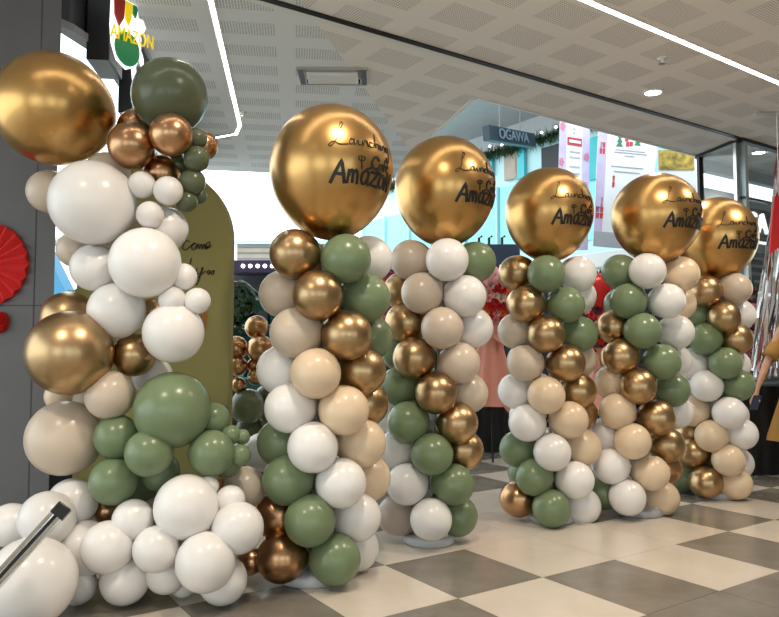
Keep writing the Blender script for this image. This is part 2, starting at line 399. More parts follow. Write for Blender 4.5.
for ci, cd in enumerate(COLS):
    d = cd['d']; bp = at(*cd['base'], d); bp.z = 0
    root = thing('balloon_column', cd['lab'], 'balloon column', bp, 'balloon columns with lettered gold toppers')
    tx, ty, rx, ry = cd['top']; rx *= 1.03; ty += 1
    k = d/F; tc = at(tx, ty, d); tc.z += 0
    top = balloon(tc, rx*k, 'G', root, (0, 0, 1), 'topper_balloon', ry/rx*.965)
    topper_lettering(tc, rx*k, ry*k*.965, cd['start'], top)
    for li, lay in enumerate(cd['L']):
        ax = tc.lerp(bp, min(1, (li+1)/9.5)) ; zs = []
        used = {}
        for key, px, py, sl in lay:
            off = SL[sl]; dd = d + off[1]*RR
            p = at(px, py, dd); used[sl] = (key, p)
            zs.append(p.z)
        even = any(s in ('F', 'L', 'R', 'B') for s in used)
        cx = sum(p.x-SL[s][0]*RR for s, (kk, p) in used.items())/len(used); cz = sum(zs)/len(zs)
        cy = bp.y
        for s in (('F', 'L', 'R', 'B') if even else ('FL', 'FR', 'BL', 'BR')):
            if s not in used:
                key = lay[0][0] if s in ('B', 'BL', 'L') else lay[-1][0]
                used[s] = (key, Vector((cx+SL[s][0]*RR, cy+SL[s][1]*RR, cz)))
        for s, (key, p) in used.items():
            axis = Vector((SL[s][0], SL[s][1], random.uniform(-.12, .12)))
            balloon(p, RB*random.uniform(.985, 1.01), key, root, axis)
    obj('pole', tube(nb(), [bp+Vector((0, 0, .03)), tc-Vector((0, 0, ry*k))], .012), M['pole'], root, True)
    pl = nb(); rr = .172
    lathe(pl, [(.0, .0), (rr*.94, .0), (rr, .012), (rr, .042), (rr*.94, .058), (rr*.4, .065), (.03, .085), (.03, .12), (0, .12)], bp, 48)
    plate = obj('base_plate', pl, M['clear'] if ci < 3 else M['greybase'], root, True, 'clear plastic base plate' if ci < 3 else 'grey plastic base plate')
    obj('filler_cap', lathe(nb(), [(.022, 0), (.022, .02), (0, .02)], bp+Vector((.095, -.09, .055)), 16), M['white'], plate, True)

# the garland at the left ------------------------------------------------
GAR = [  # key, px, py, r, depth
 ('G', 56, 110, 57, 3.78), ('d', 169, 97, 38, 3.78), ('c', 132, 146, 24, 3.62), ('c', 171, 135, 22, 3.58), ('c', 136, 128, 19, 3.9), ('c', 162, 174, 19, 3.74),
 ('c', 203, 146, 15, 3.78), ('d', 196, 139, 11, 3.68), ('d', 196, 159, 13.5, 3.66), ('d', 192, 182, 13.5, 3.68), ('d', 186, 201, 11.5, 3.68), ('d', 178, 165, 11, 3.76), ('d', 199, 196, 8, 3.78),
 ('p', 51, 192, 22, 3.86), ('p', 108, 175, 23, 3.82), ('w', 94, 203, 43, 3.6), ('w', 142, 185, 14, 3.6), ('w', 168, 191, 15, 3.6), ('w', 150, 215, 14, 3.58), ('w', 165, 229, 23, 3.72),
 ('w', 145, 263, 36, 3.55), ('w', 95, 268, 24, 3.68), ('w', 183, 277, 14, 3.62), ('w', 172, 300, 14, 3.58), ('w', 197, 301, 13.5, 3.60), ('w', 117, 311, 29, 3.66), ('w', 173, 333, 31, 3.6),
 ('p', 76, 250, 18, 3.8), ('g', 70, 318, 27, 3.84), ('g', 71, 353, 43, 3.55), ('g', 134, 355, 22, 3.72), ('g', 152, 312, 14, 3.84), ('p', 110, 395, 25, 3.6), ('p', 66, 438, 38, 3.66), ('b', 62, 396, 16, 3.86), ('w', 152, 376, 20, 3.9),
 ('e', 172, 410, 39, 3.6), ('e', 117, 437, 23, 3.6), ('e', 149, 453, 24.5, 3.5), ('e', 114, 481, 24.5, 3.56), ('e', 160, 472, 20, 3.68), ('e', 211, 453, 23.5, 3.6), ('e', 212, 420, 18, 3.72),
 ('e', 231, 435, 10, 3.68), ('e', 242, 437, 8, 3.70), ('e', 240, 455, 11, 3.64), ('e', 226, 462, 16, 3.70), ('p', 244, 488, 22, 3.84), ('w', 262, 452, 20, 4.45), ('c', 251, 506, 13, 3.9), ('c', 107, 511, 15, 3.74), ('c', 214, 486, 14, 3.84),
 ('w', 73, 503, 25, 3.62), ('w', 48, 519, 28, 3.46), ('w', 12, 525, 22, 3.55), ('w', 32, 596, 45, 3.22), ('w', 84, 549, 29, 3.55), ('w', 108, 547, 26.5, 3.44), ('w', 133, 520, 21, 3.5),
 ('w', 156, 549, 23.5, 3.42), ('w', 125, 580, 25, 3.5), ('w', 166, 573, 21, 3.52), ('w', 186, 507, 33, 3.5), ('w', 208, 486, 11, 3.56), ('w', 230, 500, 15, 3.56), ('w', 237, 528, 26.5, 3.5),
 ('w', 205, 562, 30.5, 3.4), ('w', 222, 580, 25, 3.5), ('w', 183, 589, 14, 3.6), ('w', 78, 592, 19, 3.5), ('c', 250, 561, 14, 3.8), ('p', 140, 600, 13, 3.7),
 ('p', 160, 520, 26, 3.84), ('e', 140, 480, 30, 3.92), ('w', 60, 570, 26, 3.7), ('p', 90, 400, 24, 3.95), ('p', 120, 230, 30, 3.95), ('w', 200, 540, 26, 3.78),
]
gb = at(150, 600, 3.75); gb.z = 0
gar = thing('balloon_garland', 'organic balloon garland climbing the left edge, white below and huge gold balloon on top', 'balloon garland', gb)
for key, px, py, r, d in GAR:
    p = at(px, py, d); rr = r*d/F
    p.z = max(p.z, rr*1.0+.002)
    core = at(120 if py > 250 else 130, min(max(py, 120), 560), 3.98)
    ax = (p-core).normalized() + Vector((0, -.5, .1))
    balloon(p, rr, key, gar, ax, 'balloon', .97 if r > 30 else 1.0)
def cluster(name, label, lst):
    p0 = at(lst[-1][1], lst[-1][2], lst[-1][4]); p0.z = 0
    t = thing(name, label, 'balloon cluster', p0)
    for key, px, py, r, d in lst:
        p = at(px, py, d); rr = r*d/F; p.z = max(p.z, rr+.002)
        balloon(p, rr, key, t, Vector((random.uniform(-.5, .5), -1, random.uniform(-.3, .3))))
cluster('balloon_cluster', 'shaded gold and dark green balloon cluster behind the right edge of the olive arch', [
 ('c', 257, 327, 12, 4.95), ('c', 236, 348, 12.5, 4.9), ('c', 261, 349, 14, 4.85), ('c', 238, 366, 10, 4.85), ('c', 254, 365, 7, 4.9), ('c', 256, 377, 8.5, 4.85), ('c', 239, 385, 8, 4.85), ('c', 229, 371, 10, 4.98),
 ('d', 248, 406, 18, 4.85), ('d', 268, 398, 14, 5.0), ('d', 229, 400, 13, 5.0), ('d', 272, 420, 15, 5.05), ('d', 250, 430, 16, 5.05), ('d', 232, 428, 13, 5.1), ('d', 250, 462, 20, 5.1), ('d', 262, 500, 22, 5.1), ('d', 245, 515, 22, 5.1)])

# ---------------------------------------------------------------- olive arch board
ad = 4.32; ak = ad/F
acx = at(152, 349, ad).x; ay = at(152, 349, ad).y; hw = 77*ak; zc = CH+(349-237)*ak
pts = [(acx-hw, ay, 0), (acx+hw, ay, 0)]+[(acx+hw*math.cos(math.pi*i/32), ay, zc+hw*math.sin(math.pi*i/32)) for i in range(33)]
arch = thing('arch_backdrop', 'olive green arched fabric backdrop with black script, behind the balloon garland', 'backdrop', (acx, ay, 0))
obj('panel', bevel(prism(nb(), pts, (0, .12, 0)), .008, 2), M['olive'], arch)
wl = nb()
def board(line, w=.006):
    P = [at(px, py, ad-.0) for px, py in smooth_line(line, 5)]
    P = [Vector((p.x, ay-.001, p.z)) for p in P]; ribbon(wl, P, [Vector((0, -1, 0))]*len(P), w, .003)
for l in ([(147, 246), (148, 254), (152, 247), (155, 254), (160, 242)], [(160, 250), (164, 248), (162, 246), (160, 251), (165, 254), (170, 240), (172, 234), (169, 240), (170, 253)],
          [(188, 241), (184, 240), (181, 247), (184, 249), (189, 245), (193, 242), (190, 246), (192, 249), (195, 244), (193, 242)],
          [(195, 248), (197, 243), (198, 248), (200, 243), (201, 248), (203, 243), (204, 248), (207, 245)], [(204, 247), (208, 244), (208, 241), (205, 243), (205, 248), (210, 245)],
          [(190, 258), (188, 266), (187, 274)], [(188, 273), (192, 268), (193, 272), (190, 274), (195, 272)], [(196, 268), (195, 273), (199, 273), (201, 267)],
          [(202, 267), (199, 276), (196, 284), (193, 283), (198, 276), (204, 271)], [(206, 271), (209, 270), (208, 274), (206, 272)], [(211, 271), (213, 270), (212, 274), (210, 272)]):
    board(l)
obj('lettering', wl, M['ink'], arch, False, 'black script lettering')
cup = nb(); p = at(203, 320, ad); y0 = ay-.001
for i in range(4):
    x0 = p.x-.03+.016*i; prism(cup, [(x0, y0, p.z+.05), (x0+.010, y0, p.z+.05), (x0+.006-.002*i, y0, p.z-.05), (x0+.002-.002*i, y0, p.z-.05)], (0, -.003, 0))
obj('cup_print', cup, M['stream'], arch, False, 'striped copper cup emblem')

# ---------------------------------------------------------------- left pillar, fan, chrome bar
py_ = 4.2
xr = at(53, 10, py_).x
st = nb(); prism(st, [(-6, py_, 0), (xr, py_, 0), (xr*1.045-.02, py_+.22, 0), (-6, py_+.22, 0)], (0, 0, 3.64))
xs = at(33, 250, py_).x
for z in (CH+(349-305)*py_/F, CH+(349-70)*py_/F): box(st, ((-6+xr)/2, py_-.0005, z), (6+xr, .003, .008), mi=1)
box(st, (xs, py_-.0005, 1.85), (.007, .003, 3.7), mi=1)
struct('wall_left', st, [M['pillar'], M['seam']])
def fan(px, py, r, label):
    d = py_-.05; c0 = at(px, py, d); R = r*d/F; bm = nb(); n = 22; y = py_-.004
    ce = bm.verts.new((c0.x, y-.012, c0.z)); ring = []
    for i in range(n*2):
        a = math.pi*i/n; ring.append(bm.verts.new((c0.x+R*math.cos(a), y-(.045 if i % 2 else .003), c0.z+R*math.sin(a))))
    cb = bm.verts.new((c0.x, y, c0.z)); back = [bm.verts.new((v.co.x, y, v.co.z)) for v in ring]
    for i in range(2*n):
        j = (i+1) % (2*n); bm.faces.new((ce, ring[i], ring[j])); bm.faces.new((cb, back[j], back[i])); bm.faces.new((ring[i], back[i], back[j], ring[j]))
    t = thing('paper_fan', label, 'paper fan', (c0.x, y, c0.z), 'red paper fans on the grey pillar')
    obj('pleated_disc', bm, M['red'], t)
    obj('centre_button', lathe(nb(), [(R*.12, 0), (R*.12, .006), (0, .01)], (0, 0, 0), 20), M['syellow'], t).matrix_world = Matrix.Translation((c0.x, y-.012, c0.z)) @ Matrix.Rotation(math.pi/2, 4, 'X')
fan(-20, 263, 43, 'large red pleated paper fan on the grey pillar at left edge')
fan(-6, 322, 11, 'small red paper fan low on the grey pillar under the large fan')
b0 = at(-40, 622, 2.72); b1 = at(60, 512, 2.98); dr = (b1-b0).normalized(); sd = dr.cross(FW).normalized(); nn = sd.cross(dr)
bar = thing('chrome_barrier_bar', 'slanted chrome twin bar with black end cap in front of the white balloons', 'bar', b0)
mid = (b0+b1)/2; Lb = (b1-b0).length
obj('rail', bevel(bx(mid+sd*.018, (Lb, .022, .03), (dr, sd, nn)), .005), M['chrome'], bar)
obj('rail', bevel(bx(mid-sd*.016, (Lb, .022, .03), (dr, sd, nn)), .005), M['chrome'], bar)
obj('track', bx(mid+sd*.001, (Lb, .012, .016), (dr, sd, nn)), M['black'], bar)
obj('end_cap', bevel(bx(b1+dr*.005, (.055, .062, .042), (dr, sd, nn)), .006), M['black'], bar)
obj('post', tube(nb(), [Vector((b0.x, b0.y, 0.005)), b0], .02), M['chrome'], bar, True)
obj('foot', lathe(nb(), [(0, 0), (.14, 0), (.14, .012), (.03, .025), (0, .025)], (b0.x, b0.y, 0), 32), M['chrome'], bar, True)

# ---------------------------------------------------------------- floor
fl = nb(); du, dv = .627, .70; g = .003; FS = CH/1.31; du *= FS; dv *= FS
def dark(i, j):
    if (i, j) in ((1, 0), (0, 1), (1, 2)): return False
    if (i, j) in ((0, -2),): return True
    return (i+j) % 2 != 0
box(fl, (2, 4, -.035), (26, 30, .06), mi=2)
for i in range(-22, 22):
    for j in range(-16, 16):
        c0 = uv(3.07*FS+du*(i+.5), 3.0*FS+dv*(j+.5), -.002)
        if not (-8 < c0.x < 11 and -7 < c0.y < 17): continue
        box(fl, c0, (du-g, dv-g, .004), (U, V, Vector((0, 0, 1))), 1 if dark(i, j) else 0)
struct('floor', fl, [M['tile_l'], M['tile_d'], M['grout']])

# ---------------------------------------------------------------- ceiling
CZ = 3.7+DZ
def fx(y): return -1.22-.131*y
A1 = atz(475, 97, CZ); K2 = atz(697, 156, CZ); D1 = atz(400, 165, CZ); D2 = atz(395, 178, CZ); K = atz(740, 138, CZ)
sp0 = atz(300, 0, CZ); sp1 = atz(410, 150, CZ)   # change of hole pattern
left = [(fx(4.4), 4.4), (-.55, 4.4), (sp0.x, sp0.y), (sp1.x, sp1.y), (D1.x, D1.y), (D2.x, D2.y), (fx(9.45), 9.41)]
right = [(-6.2, -4), (10, -4), (10, 12.4), (9.3, 12.5), (K2.x+.02, K2.y+.10), (K2.x, K2.y), (A1.x, A1.y), (D1.x, D1.y), (sp1.x, sp1.y), (sp0.x, sp0.y), (-.55, 4.4), (-6.2, 4.4)]
cb = nb(); prism(cb, [(x, y, CZ) for x, y in left], (0, 0, .25))
struct('ceiling', cb, M['ceil_l'])
cb = nb(); prism(cb, [(x, y, CZ) for x, y in right], (0, 0, .25))
struct('ceiling', cb, M['ceil_r'])
# dark shadow channel and its bright edge
ch = nb(); vl = Vector((K.x, K.y, 0)).dot(V); a = uv(-2.0, vl, CZ-.006); b = uv(7.75, vl, CZ-.006)
box(ch, (a+b)/2, ((b-a).length, .05, .012), (U, V, Vector((0, 0, 1))), 0)
box(ch, (a+b)/2+V*.05, ((b-a).length, .05, .02), (U, V, Vector((0, 0, 1))), 1)
struct('trim_1', ch, [M['black'], M['white']])
ch = nb(); ed = (K2-A1); box(ch, (A1+K2)/2+Vector((0, 0, .12)), (ed.length, .03, .26), (ed.normalized(), V, Vector((0, 0, 1))))
e2 = D1-A1; e2n = e2.normalized(); box(ch, (A1+D1)/2+Vector((0, 0, .12)), (e2.length, .03, .26), (e2n, Vector((-e2n.y, e2n.x, 0)), Vector((0, 0, 1))))
struct('trim_2', ch, M['white'])

def led(label, pts, w=.035):
    t = thing('led_strip', label, 'light strip', pts[0], 'white ceiling light strips')
    bm = nb(); rim = nb()
    for p, q in zip(pts, pts[1:]):
        p, q = Vector(p), Vector(q); dd = (q-p).normalized(); s = Vector((-dd.y, dd.x, 0))
        box(bm, (p+q)/2-Vector((0, 0, .008)), ((q-p).length+w*.8, w, .012), (dd, s, Vector((0, 0, 1))))
        for k in (-1, 1): box(rim, (p+q)/2+s*k*(w/2+.006)-Vector((0, 0, .006)), ((q-p).length+w*.6, .012, .012), (dd, s, Vector((0, 0, 1))))
    obj('diffuser', bm, M['led'], t); obj('housing', rim, M['ltrim'], t)
q0 = atz(590, 1, CZ); q1 = atz(779, 82, CZ); dq = (q1-q0).normalized()
led('long straight white light strip in the ceiling above the columns at right', [q0-dq*4.2, q1+dq*.8], .036)
r0 = atz(211, 0, CZ); r1 = atz(240, 124, CZ); r2 = atz(236, 133, CZ); r3 = atz(214, 137, CZ); dl = (r1-r0).normalized()
led('white light strip bending at the ceiling corner near the cafe sign', [r0-dl*.6, r1, r2, r3-(r2-r3).normalized()*.5], .03)

def downlight(p, label, power, group='round ceiling downlights'):
    t = thing('ceiling_downlight', label, 'ceiling light', p, group)
    obj('trim_ring', lathe(nb(), [(.075, -.002), (.095, -.002), (.092, -.012), (.072, -.012), (.075, -.002)], p, 32), M['ltrim'], t, True)
    obj('diffuser', lathe(nb(), [(0, -.006), (.072, -.006), (.072, -.002), (0, -.002)], p, 32), M['lamp'], t)
    l = bpy.data.lights.new('downlight_beam', 'SPOT'); l.energy = power; l.color = (1, .86, .70); l.spot_size = math.radians(125); l.spot_blend = .6; l.shadow_soft_size = .07
    o = bpy.data.objects.new('downlight_beam', l); COL.objects.link(o); o.location = p-Vector((0, 0, .03))
    o.parent = t; o.matrix_parent_inverse = parent_inv(t)
downlight(atz(653, 92, CZ), 'round white downlight in the perforated ceiling right of centre', 60)
for i, u_ in enumerate((-.7, 1.5, 3.7, 5.9)):
    downlight(uv(u_, 2.05, CZ), 'round white downlight in the ceiling nearer than the light strip', 130)

downlight(Kf_ := Vector((K.x, K.y, CZ))+U*.75+V*.20, 'added round downlight brightening the inside of the glass shop at right', 80)  # lamp added to brighten the shop interior, no visible source there
# air cassette and sprinklers
ac = atz(333, 75, CZ); axx = Vector((1, .02, 0)).normalized(); axy = Vector((-.02, 1, 0))
t = thing('ceiling_air_vent', 'rectangular grey recessed air vent box in the ceiling above the first topper', 'air vent', ac)
fr = nb(); W, H = .60, .36
for k in (-1, 1):
    box(fr, ac+axx*k*(W/2-.03)-Vector((0, 0, .012)), (.06, H, .024), (axx, axy, Vector((0, 0, 1))))
    box(fr, ac+axy*k*(H/2-.02)-Vector((0, 0, .012)), (W-.12, .04, .024), (axx, axy, Vector((0, 0, 1))))
obj('frame', bevel(fr, .003, 1), M['alu'], t)
obj('flap', bevel(bx(ac-Vector((0, .02, .035)), (W-.16, H-.14, .035), (axx, axy, Vector((0, 0, 1)))), .01), M['ltrim'], t)
obj('slot', bx(ac+axy*(H/2-.06)-Vector((0, 0, .008)), (W-.13, .05, .014), (axx, axy, Vector((0, 0, 1)))), M['black'], t)
def sprinkler(px, py, label):
    p = atz(px, py, CZ); t = thing('sprinkler_head', label, 'sprinkler', p, 'ceiling sprinkler heads')
    obj('escutcheon', lathe(nb(), [(0, 0), (.04, 0), (.03, -.012), (.012, -.014), (.012, -.04), (0, -.04)], p, 20), M['ltrim'], t, True)
    obj('deflector', lathe(nb(), [(0, -.045), (.028, -.045), (.028, -.05), (0, -.05)], p, 16), M['alu'], t)
sprinkler(662, 58, 'small sprinkler head in the ceiling beside the round downlight'); sprinkler(243, 112, 'small sprinkler head beside the bend of the left light strip')

# ---------------------------------------------------------------- cafe front at the left: beam, fascia, sign
D3 = Vector((-.131, 1, 0)).normalized(); N3 = Vector((D3.y, -D3.x, 0)); ZZ = Vector((0, 0, 1))
def fp(d, c, z): return Vector((-c-.131*d, d, z+DZ))
bmn = nb(); bmk = nb()
ptsb = [(4.25, 1.72), (4.5, 1.55), (4.8, 1.44), (5.2, 1.40), (8.9, 1.40)]
for (d0, c0), (d1, c1) in zip(ptsb, ptsb[1:]):
    prism(bmn, [fp(d0, c0, 3.36), fp(d1, c1, 3.36), fp(d1, c1, 3.41), fp(d0, c0, 3.41)], N3*.10)
    prism(bmk, [fp(d0, c0+.02, 3.41), fp(d1, c1+.02, 3.41), fp(d1, c1+.02, 3.95), fp(d0, c0+.02, 3.95)], N3*.09)
struct('trim_3', bmn, M['midgrey']); struct('trim_4', bmk, M['black'])
fa = thing('cafe_fascia_sign', 'black shop fascia with white script running away at upper left', 'sign', fp(5.15, 1.3, 3.08))
obj('board', bevel(bx(fp(6.9, 1.27, 3.36), (.10, 3.5, .62), (N3, D3, ZZ)), .006), M['black'], fa)
edg = nb(); box(edg, fp(6.9, 1.213, 3.04), (.03, 3.5, .025), (N3, D3, ZZ)); box(edg, fp(6.9, 1.213, 3.672), (.03, 3.5, .02), (N3, D3, ZZ))
obj('edge_trim', edg, M['alu'], fa)
text_obj('lettering', 'Café', .50, M['signlit'], fp(5.55, 1.205, 3.38), D3, ZZ, fa, .012, label='white lettering')
sg = thing('cafe_logo_sign', 'tall black box sign with red, yellow and green logo at top left', 'sign', fp(4.9, 1.3, 3.15))
obj('box', bevel(bx(fp(4.84, 1.335, 3.47), (.15, .36, .46), (N3, D3, ZZ)), .006), M['black'], sg)
LP = fp(4.64, 1.25, 0); LL = Vector((.5, .866, 0)); LN = Vector((.866, -.5, 0))
def lp(a_, z): return Vector((LP.x, LP.y, z+DZ+.045))+LL*((a_-4.66)*.62)
def logo(name, pts, m, off, lab):  # pts in (along, z)
    bm = nb(); prism(bm, [lp(a_, z)+LN*off for a_, z in pts], LN*.012); return obj(name, bm, m, sg, False, lab)
outl = [(4.66, 3.635), (4.65, 3.42), (4.67, 3.30), (4.74, 3.20), (4.865, 3.16), (4.99, 3.20), (5.06, 3.30), (5.06, 3.42), (5.03, 3.47), (5.00, 3.635)]
logo('outline_panel', outl, M['signlit'], 0, 'white outlined panel')
logo('green_disc', [(4.865+.165*math.cos(a*math.pi/12), 3.30+.118*math.sin(a*math.pi/12)) for a in range(24)], M['sgreen'], .010, 'green disc')
logo('red_plume', [(4.68, 3.625), (4.69, 3.50), (4.75, 3.43), (4.81, 3.50), (4.82, 3.625)], M['sred'], .012, 'red plume')
logo('yellow_plume', [(4.825, 3.625), (4.83, 3.50), (4.87, 3.46), (4.91, 3.52), (4.92, 3.625)], M['syellow'], .012, 'yellow plume')
logo('dark_plume', [(4.93, 3.625), (4.93, 3.56), (4.97, 3.53), (4.99, 3.60), (4.98, 3.625)], M['sgreen'], .012, 'green plume')
fl_ = nb()
for i in range(6):
    a = i*math.pi/3; prism(fl_, [lp(5.02+.05*math.cos(a)+.036*math.cos(b_*math.pi/5), 3.50+.03*math.sin(a)+.022*math.sin(b_*math.pi/5))+LN*.016 for b_ in range(10)], LN*(.008+.001*i))
obj('flower_emblem', fl_, M['signlit'], sg, False, 'white flower emblem')
text_obj('lettering', 'AMAZON', .135, M['syellow'], lp(4.92, 3.39)+LN*.03, LL+ZZ*.12, ZZ, sg, .004, xs=.62, label='yellow lettering')

# ---------------------------------------------------------------- outside: left slit behind garland
bp_ = thing('blue_canopy', 'blue canvas canopy outdoors seen between pillar and garland', 'canopy', at(52, 300, 9.0))
obj('canvas', prism(nb(), [at(30, 248, 9), at(44, 248, 9), at(66, 292, 9), at(66, 320, 9), at(30, 320, 9)], (0, .3, 0)), M['blue'], bp_)
obj('edge_beam', tube(nb(), [at(34, 254, 8.95), at(85, 225, 8.95)], .05), M['white'], bp_)
for x in (34, 66): obj('post', tube(nb(), [at(x, 320, 9.1), Vector((at(x, 320, 9.1).x, at(x, 320, 9.1).y, .0))], .03), M['white'], bp_)
def bush(label, c, r, n, name='leafy_shrub', h=None):
    t = thing(name, label, 'plant', (c.x, c.y, 0)); bm = nb()
    for i in range(n):
        v = Vector((random.gauss(0, 1), random.gauss(0, 1), random.gauss(0, 1))).normalized()*r*random.uniform(.4, 1)
        p = c+Vector((v.x, v.y*.6, v.z*1.0)); a = v.normalized(); s = a.orthogonal().normalized(); s.rotate(Quaternion(a, random.uniform(0, 6.28))); l = random.uniform(.08, .16)
        w_ = a.cross(s)*.035; dn = s*l+Vector((0, 0, -.03))
        vs = [bm.verts.new(q) for q in (p, p+dn*.5+w_, p+dn, p+dn*.5-w_)]; bm.faces.new(vs)
    obj('foliage', bm, M['leaf'], t); obj('stem', tube(nb(), [(c.x, c.y, 0.01), tuple(c)], .03, r2=.015), M['darkgrey'], t)
bush('dark green shrub outdoors behind the garland, right of the pillar', at(78, 312, 8.2), .30, 500)
bush('dark leafy plant in the dim shop just right of the olive arch', at(233, 305, 8.4), .32, 700)

cn = at(48, 300, 6.2)
t = thing('cream_counter', 'cream counter outdoors beyond the pillar, mostly hidden by the garland', 'counter', (cn.x, cn.y, 0))
obj('body', bevel(bx((cn.x-.4, cn.y+.3, .50), (2.0, .5, 1.0)), .01), M['tan'], t); obj('worktop', bevel(bx((cn.x-.4, cn.y+.28, 1.02), (2.06, .58, .04)), .008), M['white'], t)
obj('plinth', bx((cn.x-.4, cn.y+.03, .20), (2.0, .03, .40)), M['black'], t)

# ---------------------------------------------------------------- outside: building, canopy strip, dim shop
BD = 11.0
def frontal(px0, py0, px1, py1, d, th):
    a = at(px0, py0, d); b = at(px1, py1, d); return bx(((a.x+b.x)/2, a.y+th/2, (a.z+b.z)/2), (abs(b.x-a.x), th, abs(a.z-b.z)))
bw = nb()
a = at(226, 272, BD); b = at(703, 272, BD)
box(bw, ((a.x+b.x)/2, a.y+.2, (a.z)/2), (b.x-a.x, .3, a.z))
struct('wall_back', bw, M['darkgrey'])
t = thing('tan_clad_building', 'low tan clad building beyond the glass, right of the olive arch', 'building', at(265, 262, 14))
obj('wall', frontal(237, 243, 345, 270, 14, 1.5), M['tan'], t)
for k in range(3): obj('cladding_rail', frontal(237, 246+k*6, 345, 247+k*6, 13.97, .04), M['midgrey'], t)
obj('roof_edge', frontal(235, 240, 347, 244, 13.95, 1.6), M['facade'], t)
ob = nb(); box(ob, ((at(226, 0, 14).x+at(420, 0, 14).x)/2, 14.9, 1.4), (at(420, 0, 14).x-at(226, 0, 14).x, .1, 2.8)); struct('wall_far', ob, M['darkgrey'])
t = thing('dark_canopy', 'dark purple canopy strip with a row of small lights, right of the olive arch', 'canopy', at(265, 268, BD-.4))
obj('fascia', bevel(frontal(231, 260, 345, 273, BD-.5, .4), .01), M['purple'], t)
for i in range(7):
    p = at(243+i*7.3, 266, BD-.52); obj('bulb', lathe(nb(), [(0, -.03), (.022, -.02), (.03, 0), (.022, .02), (0, .03)], p, 12), M['bulb'], t, True)
# shelving in the dim shop
t = thing('display_shelf', 'dim teal display shelving in the shop right of the olive arch', 'shelf', (at(260, 300, 9.9).x, at(260, 300, 9.9).y, 0))
for i in range(5): obj('shelf', bx((at(262, 0, 9.9).x, 9.95, .5+i*.36), (.9, .35, .025)), M['alu'] if i > 2 else M['teal'], t)
for sx in (-.44, .44): obj('upright', bx((at(262, 0, 9.9).x+sx, 9.95, 1.0), (.035, .35, 2.0)), M['midgrey'], t)
obj('back_panel', bx((at(262, 0, 9.9).x, 10.14, 1.0), (.9, .02, 2.0)), M['teal'], t)
for i in range(9):
    p = Vector((at(262, 0, 9.9).x-.32+.32*(i % 3), 9.85, .5+.36*(1+i//3)+.0125+.09))
    tag(obj('storage_box', bevel(bx(p, (.2, .2, .18)), .01), [M['teal'], M['darkgrey'], M['midgrey']][i % 3]), 'small box on the dim teal shelving right of the olive arch', 'box', 'boxes on the teal shelving')

# facade of the atrium: cyan glazed building running obliquely
fA = Vector((3.85, 11, DZ)); fB = Vector((.235, 16, DZ)); fB2 = fA+(fB-fA)*1.18; fA2 = fA-(fB-fA)*.10
fd = (fB-fA).normalized(); fn = Vector((-fd.y, fd.x, 0)); fn = -fn if fn.dot(Vector((0, -1, 0))) < 0 else fn
def fhit(px, py):
    r = ray(px, py); tt = (fA-CAM).dot(fn)/r.dot(fn); return CAM+r*tt
Lf = (fB2-fA2).length; fm = (fA2+fB2)/2
t = thing('glazed_building', 'pale cyan glazed building across the atrium behind the columns', 'building', fm)
AXF = (fd, fn, ZZ)
obj('wall', bx(fm-fn*.2+ZZ*3.95, (Lf, .3, 2.3), AXF), M['facade'], t)
for s in ((fm, ), ):
    obj('ledge', bevel(bx(fm+fn*.08+ZZ*2.72, (Lf, .5, .26), AXF), .02), M['white'], t)
for k in range(9):
    c0 = fA2+fd*(.45+k*.92); obj('glazing_panel', bx(c0+fn*-.04+ZZ*3.75, (.84, .05, 1.25), AXF), M['cyan'], t)
for k in range(10):
    obj('mullion', bx(fA2+fd*(.0+k*.92)+fn*.0+ZZ*3.75, (.03, .08, 1.3), AXF), M['facade'], t)
for px, py, w, h, m in ((512, 163, .34, .62, 'tan'), (521, 162, .22, .62, 'cyandeep'), (552, 158, .42, .42, 'darkgrey'), (597, 158, .30, .7, 'cyandeep'), (485, 168, .45, .42, 'cyandeep')):
    c0 = fhit(px, py); obj('window', bx(c0+fn*.01, (w, .06, h), AXF), M[m], t)
tg = thing('tinsel_garland', 'dark green tinsel garland with tiny lights along the top of the cyan building', 'garland', fA+ZZ*5.0)
bm = nb(); bl = []
for i in range(2600):
    s = random.uniform(-.3, 1.1); c0 = fA.lerp(fB, s)+ZZ*(5.02+.012*math.sin(s*40))+fn*.12
    v = Vector((random.gauss(0, 1), random.gauss(0, 1), random.gauss(0, 1))).normalized(); q = v.orthogonal().normalized()*.02; e = v*random.uniform(.12, .24)
    bm.faces.new([bm.verts.new(x) for x in (c0-q, c0+q, c0+e)])
o = obj('tinsel', bm, M['leaf'], tg)
for i in range(26):
    s = -.25+i*.052; p = fA.lerp(fB, s)+ZZ*(5.02+random.uniform(-.1, .1))+fn*.30
    obj('light_bulb', lathe(nb(), [(0, -.024), (.02, -.014), (.024, 0), (.02, .014), (0, .024)], p, 8), M['bulb'], tg, True)
sf = nb(); box(sf, (2.5, 14.2, 5.75+DZ), (4.2, 9, .2)); struct('ceiling', sf, M['wallgrey'])
ab = nb(); box(ab, fm-fn*.4+ZZ*5.4, (Lf, .1, .7), AXF); struct('wall_far', ab, M['wallgrey'])
